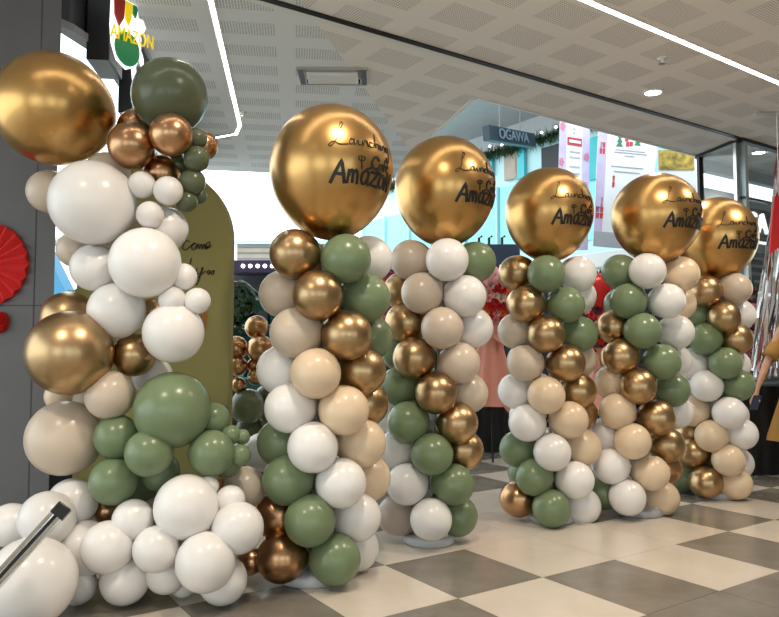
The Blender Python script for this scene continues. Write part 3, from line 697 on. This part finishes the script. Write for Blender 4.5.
# hanging dark sign
d = 10.6; a = at(486, 133, d); b = at(532, 141, d+1.0); dd = (b-a); ddn = Vector((dd.x, dd.y, 0)).normalized()
t = thing('hanging_shop_sign', 'dark slate sign with pale capitals hanging above the tinsel garland', 'sign', (a+b)/2)
c0 = (a+b)/2; dn2 = dd.normalized(); upn = (ZZ-dn2*ZZ.dot(dn2)).normalized()
obj('board', bevel(bx(c0, (dd.length*1.0, .12, .22), (dn2, dn2.cross(upn), upn)), .005), M['bluesign'], t)
text_obj('lettering', 'OGAWA', .22, M['letter'], c0-Vector((-ddn.y, ddn.x, 0))*.075, dn2, upn, t, .008, label='pale grey lettering')
for k in (-.3, .3): obj('hanger_wire', tube(nb(), [c0+dn2*k+ZZ*.08, c0+dn2*k+ZZ*(5.65+DZ-c0.z)], .008), M['midgrey'], t)

# two hanging festive banners
def banner(label, corners, d, deco):
    a, b, c_, e = [at(x, y, d) for x, y in corners]; t = thing('hanging_banner', label, 'banner', (a+b)/2, 'festive banners hung in the atrium')
    obj('sheet', prism(nb(), [a, b, c_, e], (0, .02, 0)), M['bpaper'] if deco == 2 else M['lav'], t)
    def P(s, r): # s across, r down
        return a.lerp(b, s).lerp(e.lerp(c_, s), r)
    def quad(name, s0, r0, s1, r1, m, k=1):
        obj(name, prism(nb(), [P(s0, r0), P(s1, r0), P(s1, r1), P(s0, r1)], (0, -.006*k, 0)), M[m], t)
    if deco == 1:
        quad('print_panel', .24, .02, .76, .98, 'bpaper')
        quad('print_label', .26, .17, .74, .23, 'bred', 2); quad('print_text', .32, .19, .70, .21, 'bpaper', 3)
        for r in (.10, .13): quad('print_mark', .44, r, .52, r+.015, 'bgrey', 2)
        for r in (.27, .31, .38, .43, .48): quad('print_line', .34, r, .68, r+.012, 'bgrey', 2)
        for s, r, z in ((.02, .36, .22), (.04, .10, .12), (.80, .52, .18), (.84, .30, .10), (.05, .62, .15), (.78, .75, .2)):
            bm = nb()
            for q in range(5):
                ang = q*1.257; prism(bm, [P(s+.06+.05*math.cos(ang)+.045*math.cos(u_), r+(.018+.008*z)*math.sin(ang)+.014*math.sin(u_)) for u_ in [x*math.pi/4 for x in range(8)]], (0, -.006-.001*q, 0))
            obj('print_flower', bm, M['bpink'], t)
    else:
        quad('print_edge', .0, .0, .15, 1, 'lav')
        quad('print_footer', .0, .88, 1, 1.0, 'bgrey', 1.5)
        for s, h in ((.36, .11), (.66, .07)):
            bm = nb()
            for q in range(3): prism(bm, [P(s, .12-h/2+q*h/3.2), P(s-.035-.012*q, .12-h/2+(q+1.4)*h/3.2), P(s+.035+.012*q, .12-h/2+(q+1.4)*h/3.2)], (0, -.006-.001*q, 0))
            obj('print_tree', bm, M['bgreen'], t)
        for s, r in ((.45, .10), (.51, .08), (.47, .14), (.53, .135)): quad('print_gift', s, r, s+.05, r+.035, 'bred', 2)
        for r, s0, s1 in ((.205, .30, .80), (.225, .28, .84), (.25, .46, .62), (.34, .24, .8), (.38, .3, .75)): quad('print_line', s0, r, s1, r+.006, 'bgrey', 2)
        for s, r, w in ((.02, .16, .10), (.0, .68, .15), (.28, .42, .04), (.10, .60, .03)):
            bm = nb()
            for q in range(4):
                x0, y0_ = s+w*(.1+.5*(q % 2)), r+.05*(q//2); prism(bm, [P(x0, y0_), P(x0+w*.45, y0_), P(x0+w*.40, y0_+.045), P(x0+w*.05, y0_+.045)], (0, -.006-.001*q, 0))
            obj('print_ornament', bm, M['bred'], t)
    for s in (.04, .96): obj('hanger_wire', tube(nb(), [P(s, 0), P(s, 0)+ZZ*(5.65+DZ-P(s, 0).z)], .006), M['midgrey'], t)
banner('narrow lavender banner with red label, hanging behind the middle topper', [(560, 112), (590, 118), (588, 250), (557, 250)], 10.0, 1)
banner('wide white festive banner with small green trees, left of the fourth topper', [(599, 122), (660, 128), (645, 250), (593, 246)], 9.7, 2)
t = thing('picture_board', 'grey board with an ochre picture strip behind the fourth topper', 'board', at(680, 200, 9.9))
obj('panel', frontal(658, 150, 696, 260, 9.9, .05), M['bpaper'], t)
obj('picture_strip', frontal(659, 150, 694, 170, 9.88, .03), M['goldpic'], t, False, 'ochre picture strip')
obj('post', frontal(676, 260, 680, 430, 9.93, .05), M['midgrey'], t)

# dark crates / goods behind the wall
t = thing('navy_partition', 'navy partition board behind the gap between second and third columns', 'partition', at(492, 262, 9.9))
obj('board', bevel(frontal(470, 244, 520, 268, 9.9, .1), .01), M['navy'], t)
for x in (479, 489, 502): obj('hook', tube(nb(), [at(x, 247, 9.95), at(x, 238, 9.95), at(x+3, 236, 9.95)], .02), M['black'], t)
obj('leg', frontal(474, 268, 477, 440, 9.93, .05), M['black'], t); obj('leg', frontal(513, 268, 516, 440, 9.93, .05), M['black'], t)
wg = nb(); box(wg, ((at(465, 0, 10).x+at(676, 0, 10).x)/2, 10.35, .95), (at(676, 0, 10).x-at(465, 0, 10).x, .5, 1.9)); 
t = tag(obj('goods_rack', bevel(wg, .03), M['crowd']), 'dark speckled goods rack behind the flower stands', 'rack')

# ---------------------------------------------------------------- flower stands and draped tables
def rose_mesh(m):
    bm = nb()
    for ring, (n, r, h, tilt) in enumerate(((3, .25, .75, .1), (5, .5, .6, .5), (6, .8, .35, .95), (7, 1.0, .05, 1.3))):
        for i in range(n):
            a = 2*math.pi*(i/n)+ring*.6; rows = []
            for u_ in range(3):
                row = []
                for v_ in range(4):
                    w_ = (v_/3-.5)*(2.2/n*2.6); rr = r*(.25+.75*u_/2*(1-.25*abs(v_/1.5-1)**2)); z = h*(u_/2)**.7-(.15*ring)+(.12*u_ if ring < 2 else -.05*u_)
                    row.append(bm.verts.new((rr*math.cos(a+w_), rr*math.sin(a+w_), z)))
                rows.append(row)
            for u_ in range(2):
                for v_ in range(3): bm.faces.new((rows[u_][v_], rows[u_][v_+1], rows[u_+1][v_+1], rows[u_+1][v_]))
    me = bpy.data.meshes.new('rose'); bm.to_mesh(me); bm.free(); me.materials.append(m)
    for p in me.polygons: p.use_smooth = True
    return me
ROSE = {k: rose_mesh(M[k]) for k in ('redf', 'pinkf', 'palef', 'orangef', 'yellowf', 'plumf', 'magentaf')}
FNAM = dict(redf='red rose', pinkf='pink rose', palef='cream rose', orangef='orange flower', yellowf='yellow flower', plumf='plum flower', magentaf='magenta flower')
def flower_stand(label, px, d, zc, w, h, kinds, n, wrap=True, toppers=(), rr=.055, wz=None):
    b = at(px, 349, d); b.z = 0; t = thing('flower_stand', label, 'flower stand', b, 'opening flower stands behind the columns')
    c = Vector((b.x, b.y, zc))
    for i in range(n):
        a = 2.4*i; q = math.sqrt((i+.5)/n); x = w*q*math.cos(a); z = h*q*math.sin(a); y = -.16*math.sqrt(max(0, 1-q*q))-.02
        k = kinds[i % len(kinds)]
        o = bpy.data.objects.new('flower', ROSE[k]); COL.objects.link(o); o.parent = t
        s = rr*random.uniform(.8, 1.2); o.scale = (s, s, s); o.location = c-b+Vector((x, y, z))
        o.rotation_mode = 'QUATERNION'; o.rotation_quaternion = Vector((x*1.2, -.5, z*.8+.1)).to_track_quat('Z', 'Y'); o['label'] = FNAM[k]
    bm = nb()
    for i in range(260):
        a = random.uniform(0, 6.28); q = math.sqrt(random.random())*1.18; p = c+Vector((w*q*math.cos(a), random.uniform(-.1, .08), h*q*math.sin(a)))
        e = Vector((math.cos(a), random.uniform(-1, .3), math.sin(a)+.2)).normalized()*random.uniform(.05, .12); s = e.cross(Vector((0, 1, .3))).normalized()*.022
        bm.faces.new([bm.verts.new(x) for x in (p, p+e*.5+s, p+e, p+e*.5-s)])
    obj('foliage', bm, M['leaf'], t)
    if wrap:
        bm = nb(); z1 = zc-h*.85; z0 = wz if wz is not None else z1-.75; R = 7; N = 48; rows = []
        for i in range(R+1):
            f = i/R; z = z1+(z0-z1)*f; row = []
            wid = (.13+.10*abs(1-f*5) if f < .2 else .13+.17*(f-.2)/.8)
            for k in range(N):
                a = 2*math.pi*k/N; rad = wid*(1+.10*math.sin(a*9+f)*(.4+f)); zz = z-(.16*max(0, math.cos(a*2+.6)) if i == R else 0)
                row.append(bm.verts.new((c.x+rad*math.cos(a), c.y+rad*.7*math.sin(a), zz)))
            rows.append(row)
        for i in range(R):
            for k in range(N): bm.faces.new((rows[i][k], rows[i][(k+1) % N], rows[i+1][(k+1) % N], rows[i+1][k]))
        obj('wrapping', bm, M['wrap'], t, True, 'salmon pink pleated wrapping')
        bw_ = nb()
        for sgn in (-1, 1):
            prism(bw_, [Vector((c.x, c.y-.14, z1-.14)), Vector((c.x+sgn*.15, c.y-.17, z1-.07)), Vector((c.x+sgn*.17, c.y-.17, z1-.16)), Vector((c.x+sgn*.10, c.y-.17, z1-.21))], (0, .02, 0))
        obj('bow', bevel(bw_, .006), M['wrap'], t, False, 'salmon pink bow')
    for a in (0, 2.1, 4.2): obj('leg', tube(nb(), [Vector((b.x, b.y, zc-h*.5)), Vector((b.x+.24*math.cos(a+.5), b.y+.18*math.sin(a+.5), .012))], .012), M['black'], t)
    for kind, px_, py_2, s in toppers:
        p = at(px_, py_2, d-.15); bm = nb(); pr = []
        for i in range(36):
            u_ = 2*math.pi*i/36
            if kind == 'heart': pr.append((16*math.sin(u_)**3/16, (13*math.cos(u_)-5*math.cos(2*u_)-2*math.cos(3*u_)-math.cos(4*u_))/16))
            elif kind == 'star': r_ = 1 if (i*10//36) % 2 == 0 else .6; pr.append((r_*math.sin(u_), r_*math.cos(u_)))
            else: pr.append((math.sin(u_)*(.6+.3*math.cos(u_)), math.cos(u_)))
        N = len(pr); lay = []
        for f, yy in ((.0, -.30), (.55, -.26), (.88, -.14), (1, 0), (.88, .14), (.55, .26), (0, .30)):
            lay.append([bm.verts.new(p+Vector((x*s*f, yy*s*1.0, z*s*f))) for x, z in pr] if f else [bm.verts.new(p+Vector((0, yy*s, 0)))])
        for A_, B_ in zip(lay, lay[1:]):
            for i in range(N):
                q = list(dict.fromkeys([A_[i % len(A_)], A_[(i+1) % N % len(A_)], B_[(i+1) % N % len(B_)], B_[i % len(B_)]])); bm.faces.new(q)
        obj('foil_balloon', bm, M['foilpink'] if kind != 'leaf' else M['foilred'], t, True, 'pink foil balloon' if kind != 'leaf' else 'red foil balloon')
flower_stand('tall red and pink flower stand in salmon wrapping between second and third columns', 490, 8.1, 1.78, .30, .30, ['redf', 'pinkf', 'redf', 'palef', 'redf', 'redf', 'pinkf', 'orangef', 'palef', 'redf', 'pinkf'], 50, True, [('heart', 487, 275, .14), ('star', 500, 276, .13)], .062, .62)
flower_stand('dark red and orange flower stand between third and fourth columns', 606, 8.1, 1.62, .34, .42, ['plumf', 'redf', 'plumf', 'pinkf', 'orangef', 'magentaf', 'plumf', 'palef', 'redf'], 52, True, [('leaf', 600, 291, .20)], .055, .60)
flower_stand('pink, orange and yellow flower stand between first and second columns', 384, 8.3, 1.70, .30, .50, ['magentaf', 'plumf', 'pinkf', 'orangef', 'plumf', 'magentaf', 'yellowf', 'plumf'], 50, False, (), .06)
flower_stand('dim plum flower stand behind the fifth column', 742, 7.78, 1.50, .30, .42, ['plumf', 'plumf', 'magentaf', 'redf', 'plumf', 'pinkf'], 46, False, (), .055)
flower_stand('low red flower stand half hidden between third and fourth columns lower down', 596, 8.55, 1.15, .30, .34, ['redf', 'plumf', 'redf', 'orangef'], 30, False, (), .055)
def table(label, x0, x1, y, dep, h, m='cloth_black'):
    t = thing('draped_table', label, 'table', ((x0+x1)/2, y, 0), 'black draped tables along the back')
    obj('tabletop', bevel(bx(((x0+x1)/2, y, h-.0125), (x1-x0, dep, .025)), .004), M['black'], t)
    bm = nb(); n = int((x1-x0)/.03); rows = [[], []]
    path = [(x0, y+dep/2)]+[(x0, y-dep/2)]+[(x0+(x1-x0)*i/n, y-dep/2-.012-.010*math.sin(i*1.3)) for i in range(n+1)]+[(x1, y-dep/2), (x1, y+dep/2)]
    top = [bm.verts.new((x, yy, h+.004)) for x, yy in path]; bot = [bm.verts.new((x, yy-(.01 if 1 < i < len(path)-2 else 0), .008)) for i, (x, yy) in enumerate(path)]
    for i in range(len(path)-1): bm.faces.new((top[i], top[i+1], bot[i+1], bot[i]))
    bm.faces.new(top); obj('cloth', bm, M[m], t)
xa = at(375, 0, 8.9).x; xb = at(655, 0, 8.9).x
table('long black draped table behind the flower stands in the middle', xa, xb, 9.05, .6, .80)
table('black draped table behind the person in mustard at right', at(686, 0, 7.6).x, at(800, 0, 7.6).x, 7.35, .34, .88)

# ---------------------------------------------------------------- glass shop at the right
gh = CZ
s1 = K2-K; s1n = Vector((s1.x, s1.y, 0)).normalized(); s1l = Vector((s1.x, s1.y, 0)).length
Kf = Vector((K.x, K.y, 0))
def gl(name, c, size, ax, m='glass'): return struct(name, bx(c, size, ax), M[m])
n1 = Vector((s1n.y, -s1n.x, 0)); n2 = Vector((U.y, -U.x, 0))
w1 = Kf+s1n*s1l/2; w2 = Kf+U*2.0
gl('window_1', w1+ZZ*gh/2, (s1l, .012, gh-.01), (s1n, n1, ZZ)); gl('window_2', w2+ZZ*gh/2, (4.0, .012, gh-.01), (U, n2, ZZ))
fr = nb()
for s in (0.06, s1l*.93): box(fr, Kf+s1n*s+ZZ*gh/2, (.05, .06, gh), (s1n, n1, ZZ), 0 if s < .1 else 1)
box(fr, Kf+U*.07+ZZ*gh/2, (.06, .06, gh), (U, n2, ZZ), 0)
for s in (.95, 1.9, 2.9): box(fr, Kf+U*s+ZZ*gh/2, (.04, .06, gh), (U, n2, ZZ), 1)
box(fr, w2+ZZ*(gh-.02), (4.0, .07, .04), (U, n2, ZZ), 1); box(fr, w1+ZZ*(gh-.02), (s1l, .07, .04), (s1n, n1, ZZ), 1)
box(fr, w2+ZZ*2.96, (4.0, .05, .02), (U, n2, ZZ), 1); box(fr, w1+ZZ*2.96, (s1l, .05, .02), (s1n, n1, ZZ), 1)
struct('window_3', fr, [M['alu'], M['black']])
iw = nb(); box(iw, Kf+U*4.3+V*.80+ZZ*1.64, (7.6, .1, 3.28), (U, V, ZZ), 0); box(iw, Kf+U*4.3+V*.80+ZZ*3.57, (7.6, .1, .14), (U, V, ZZ), 0)
struct('wall_right', iw, M['wallgrey'])
# shutter and lit sign inside the shop
sc = Kf+U*1.25+V*.60
t = thing('roller_shutter', 'dark ribbed roller shutter inside the glass shop beneath the lit letters', 'shutter', Vector((sc.x, sc.y, 0)))
obj('curtain', bx(sc+ZZ*1.25, (1.9, .05, 2.5), (U, V, ZZ)), M['darkgrey'], t)
for i in range(24): obj('rib', bx(sc-V*.03+ZZ*(.12+i*.1), (1.9, .03, .035), (U, V, ZZ)), M['midgrey'], t)
t = thing('lit_letter_sign', 'black fascia with glowing white letters in the glass shop right of the fifth topper', 'sign', sc+ZZ*2.5)
obj('board', bevel(bx(sc-V*.10+ZZ*2.84, (1.9, .14, .36), (U, V, ZZ)), .008), M['black'], t)
text_obj('lettering', 'GA', .36, M['signlit'], Kf+U*1.03+V*.405+ZZ*2.82, U, ZZ, t, .02, label='glowing white lettering')
obj('light_tube', bx(sc-V*.12+ZZ*2.61, (1.7, .03, .03), (U, V, ZZ)), M['signlit'], t, False, 'glowing white tube')

# foil fringe curtain at the right edge
t = thing('foil_fringe_curtain', 'silver foil fringe curtain hanging at the right edge behind the person', 'curtain', Vector((3.75, 7.25, 3.5)))
for i in range(30):
    f = i/29; xb_ = 750+f*36; xt = 784+f*18
    p0 = at(xt, 120+random.uniform(-8, 8), 7.2+random.uniform(-.06, .06)); p1 = at(xb_, 375+random.uniform(-10, 6), 7.1+random.uniform(-.1, .1))
    pm = [p0.lerp(p1, k/10)+Vector((random.uniform(-.012, .012), random.uniform(-.02, .02), 0)) for k in range(11)]
    p00 = Vector((p0.x, p0.y, CZ-.02)); pm = [p00]+pm
    bm = nb(); nr = [Vector((random.uniform(-.7, .7), -1, 0)).normalized() for _ in pm]
    ribbon(bm, pm, nr, .030, .001); obj('foil_strip', bm, M['silver'] if i % 7 else M['rose_silver'], t)
box_ = bx((at(788, 120, 7.2).x, at(788, 120, 7.2).y, CZ-.02), (.6, .04, .03)); obj('hanging_rail', box_, M['alu'], t)
t = thing('red_pennant', 'narrow red cloth pennant hanging in front of the foil curtain at right edge', 'pennant', at(776, 198, 7.0))
obj('cloth', prism(nb(), [at(775, 196, 7.0), at(782, 196, 7.0), at(783, 245, 7.0), at(770, 254, 7.0), at(772, 225, 7.0)], (0, .025, 0)), M['red'], t)
p = at(779, 196, 7.01); obj('cord', tube(nb(), [p, Vector((p.x, p.y, CZ-.001))], .003), M['white'], t)

# ---------------------------------------------------------------- person in mustard
pd = 6.75
def pp(px, py, dz=0): return at(px, py, pd+dz)
cx = at(803, 349, pd).x; pyy = at(803, 349, pd).y
person = thing('person', 'person in a mustard dress at the right edge, holding a dark phone low', 'person', (cx, pyy, 0))
def skin_body(name, chains, m, parent, sub=2):
    me = bpy.data.meshes.new(name); vs = []; es = []; rs = []; idx = {}
    for ch_ in chains:
        prev = None
        for p, r in ch_:
            key = tuple(round(x, 4) for x in p)
            if key not in idx: idx[key] = len(vs); vs.append(tuple(p)); rs.append(r)
            if prev is not None and prev != idx[key]: es.append((prev, idx[key]))
            prev = idx[key]
    me.from_pydata(vs, es, []); o = bpy.data.objects.new(name, me); COL.objects.link(o)
    sk = o.modifiers.new('skin', 'SKIN'); sk.use_smooth_shade = True
    for i, r in enumerate(rs):
        dsk = me.skin_vertices[0].data[i]; dsk.radius = (r, r) if not isinstance(r, tuple) else r; dsk.use_root = (i == 0)
    ss = o.modifiers.new('sub', 'SUBSURF'); ss.levels = ss.render_levels = sub
    bpy.context.view_layer.update()
    nm = bpy.data.meshes.new_from_object(o.evaluated_get(bpy.context.evaluated_depsgraph_get()))
    bpy.data.objects.remove(o); nm.materials.clear(); nm.materials.append(m)
    for p in nm.polygons: p.use_smooth = True
    q = bpy.data.objects.new(name, nm); COL.objects.link(q); q.parent = parent; q.matrix_parent_inverse = parent_inv(parent); return q
V3 = lambda x, y, z: Vector((cx+x, pyy+y, z))
pelvis = V3(0, 0, .94); chest = V3(0, 0, 1.28); neck = V3(0, 0, 1.46); head = V3(-.01, -.02, 1.63)
sh = pp(783, 326); el = pp(767, 362, -.04); wr = pp(757.5, 388, -.12); pa = pp(754.5, 397, -.14)
chains = [[(pelvis, .13), (chest, .13), (V3(0, 0, 1.40), .09), (neck, .05), (V3(0, 0, 1.53), .055), (head, .092), (V3(-.01, -.01, 1.71), .075)],
          [(V3(0, 0, 1.40), .09), (sh, .05), (sh.lerp(el, .5), .043), (el, .036), (el.lerp(wr, .4), .034), (wr, .022), (pa, .028)],
          [(V3(0, 0, 1.40), .09), (V3(.19, 0, 1.42), .05), (V3(.24, .02, 1.14), .037), (V3(.25, -.05, .90), .023), (V3(.25, -.06, .82), .028)],
          [(pelvis, .13), (V3(-.09, 0, .88), .09), (V3(-.10, -.01, .5), .056), (V3(-.10, 0, .27), .05), (V3(-.10, .02, .09), .034), (V3(-.10, -.05, .045), .034), (V3(-.10, -.15, .035), .026)],
          [(pelvis, .13), (V3(.09, 0, .88), .09), (V3(.10, -.01, .5), .056), (V3(.10, 0, .27), .05), (V3(.10, .02, .09), .034), (V3(.10, -.05, .045), .034), (V3(.10, -.15, .035), .026)]]
dh = (pa-wr).normalized(); sdh = Vector((1, -.3, 0)).normalized()
for k, (o_, l_) in enumerate(((-.024, .066), (-.008, .074), (.008, .070), (.023, .054))):
    r0_ = pa+sdh*o_; chains.append([(pa, .028), (r0_+dh*.035, .0095), (r0_+dh*(.035+l_*.5)+Vector((.006, -.012, 0)), .0085), (r0_+dh*(.035+l_*.9)+Vector((.022, -.02, -.002)), .0075)])
chains.append([(pa, .028), (pa+sdh*.035+dh*.015+Vector((0, -.015, 0)), .011), (pa+sdh*.045+dh*.05+Vector((0, -.025, 0)), .009)])
for s in (-.024, -.008, .008, .023):
    r0_ = V3(.25+s, -.06, .82); chains.append([(V3(.25, -.06, .82), .028), (r0_+Vector((0, -.01, -.04)), .0095), (r0_+Vector((0, -.02, -.08)), .0085), (r0_+Vector((0, -.035, -.11)), .0075)])
skin_body('body', chains, M['skin'], person)
face = nb()
for sx in (-.035, .033):
    bmesh.ops.create_uvsphere(face, u_segments=12, v_segments=8, radius=.013, matrix=Matrix.Translation(V3(-.01+sx, -.103, 1.635)))
obj('eyes', face, M['ink'], person, True)
bm = nb(); prism(bm, [V3(-.02, -.10, 1.60), V3(0, -.10, 1.60), V3(-.005, -.10, 1.635), V3(-.015, -.10, 1.635)], (0, -.022, 0)); obj('nose', bevel(bm, .004), M['skin'], person, True)
obj('mouth', bevel(bx(V3(-.01, -.098, 1.57), (.045, .012, .012)), .004), M['bred'], person, True)
bm = nb(); bmesh.ops.create_uvsphere(bm, u_segments=24, v_segments=16, radius=1, matrix=Matrix.Translation(V3(-.01, .025, 1.67)) @ Matrix.Diagonal((.108, .108, .125, 1)))
for v in bm.verts:
    if v.co.z < 1.62 and v.co.y > pyy: v.co.z -= .12; 
obj('hair', bm, M['hair'], person, True)
dr_ = nb(); N = 40; rows = []
for z, rx_, ry_ in ((1.455, .075, .06), (1.43, .17, .085), (1.36, .185, .115), (1.20, .165, .125), (1.06, .14, .11), (.92, .18, .14), (.70, .25, .19), (.45, .335, .25), (.40, .345, .255)):
    rows.append([dr_.verts.new(V3(rx_*(1+(.03*math.sin(9*a) if z < 1 else 0))*math.cos(a), ry_*math.sin(a), z)) for a in [2*math.pi*k/N for k in range(N)]])
for A_, B_ in zip(rows, rows[1:]):
    for k in range(N): dr_.faces.new((A_[k], A_[(k+1) % N], B_[(k+1) % N], B_[k]))
d0 = obj('dress', dr_, M['mustard'], person, True)
def sleeve(a, b):
    a = Vector(a); b = Vector(b); bm = nb(); tube(bm, [a.lerp(b, k/5) for k in range(6)], .062, 20, .072); obj('sleeve', bm, M['mustard'], person, True)
sleeve(V3(-.15, 0, 1.42), sh.lerp(el, .88)); sleeve(V3(.15, 0, 1.42), V3(.235, .015, 1.18))
for s in (-.10, .10): obj('shoe', bevel(bx(V3(s, -.07, .03), (.085, .25, .055)), .02, 3), M['stream'], person, True)
pc = pa+dh*.055+Vector((.012, -.028, 0)); ph = nb(); box(ph, pc, (.15, .072, .009), (dh, sdh, dh.cross(sdh)))
tag(obj('phone', bevel(ph, .003), M['phone']), 'dark phone held low by the person in mustard', 'phone')

# ---------------------------------------------------------------- rest of the hall behind the camera
wb = nb()
for x0, x1, z0, z1 in ((-6.2, -4.2, 0, 3.64), (7, 10, 0, 3.64), (-4.2, 7, 3.1, 3.64), (-4.2, 7, 0, .5), (-1.0, .2, .5, 3.1), (2.6, 3.8, .5, 3.1)):
    box(wb, ((x0+x1)/2, -4.05, (z0+z1)/2), (x1-x0, .1, z1-z0))
struct('wall_rear', wb, M['wallwarm'])
ws = nb(); box(ws, (10.05, 3, 1.85), (.1, 14, 3.7)); struct('wall_right', ws, M['wallwarm'])

# ---------------------------------------------------------------- world, camera, view
w = bpy.data.worlds.new('daylight'); S.world = w; w.use_nodes = True
bg = w.node_tree.nodes['Background']; bg.inputs[0].default_value = (.86, .97, 1.0, 1); bg.inputs[1].default_value = 2.2
cam = bpy.data.cameras.new('camera'); co = bpy.data.objects.new('camera', cam); COL.objects.link(co)
co.location = CAM; co.rotation_euler = (math.pi/2+PITCH, 0, 0); cam.sensor_width = 36; cam.lens = F/779*36; cam.clip_start = .05
S.camera = co
vs_ = S.view_settings; vs_.view_transform = 'Standard'; vs_.look = 'None'; vs_.exposure = .42; vs_.gamma = 1; vs_.use_curve_mapping = False
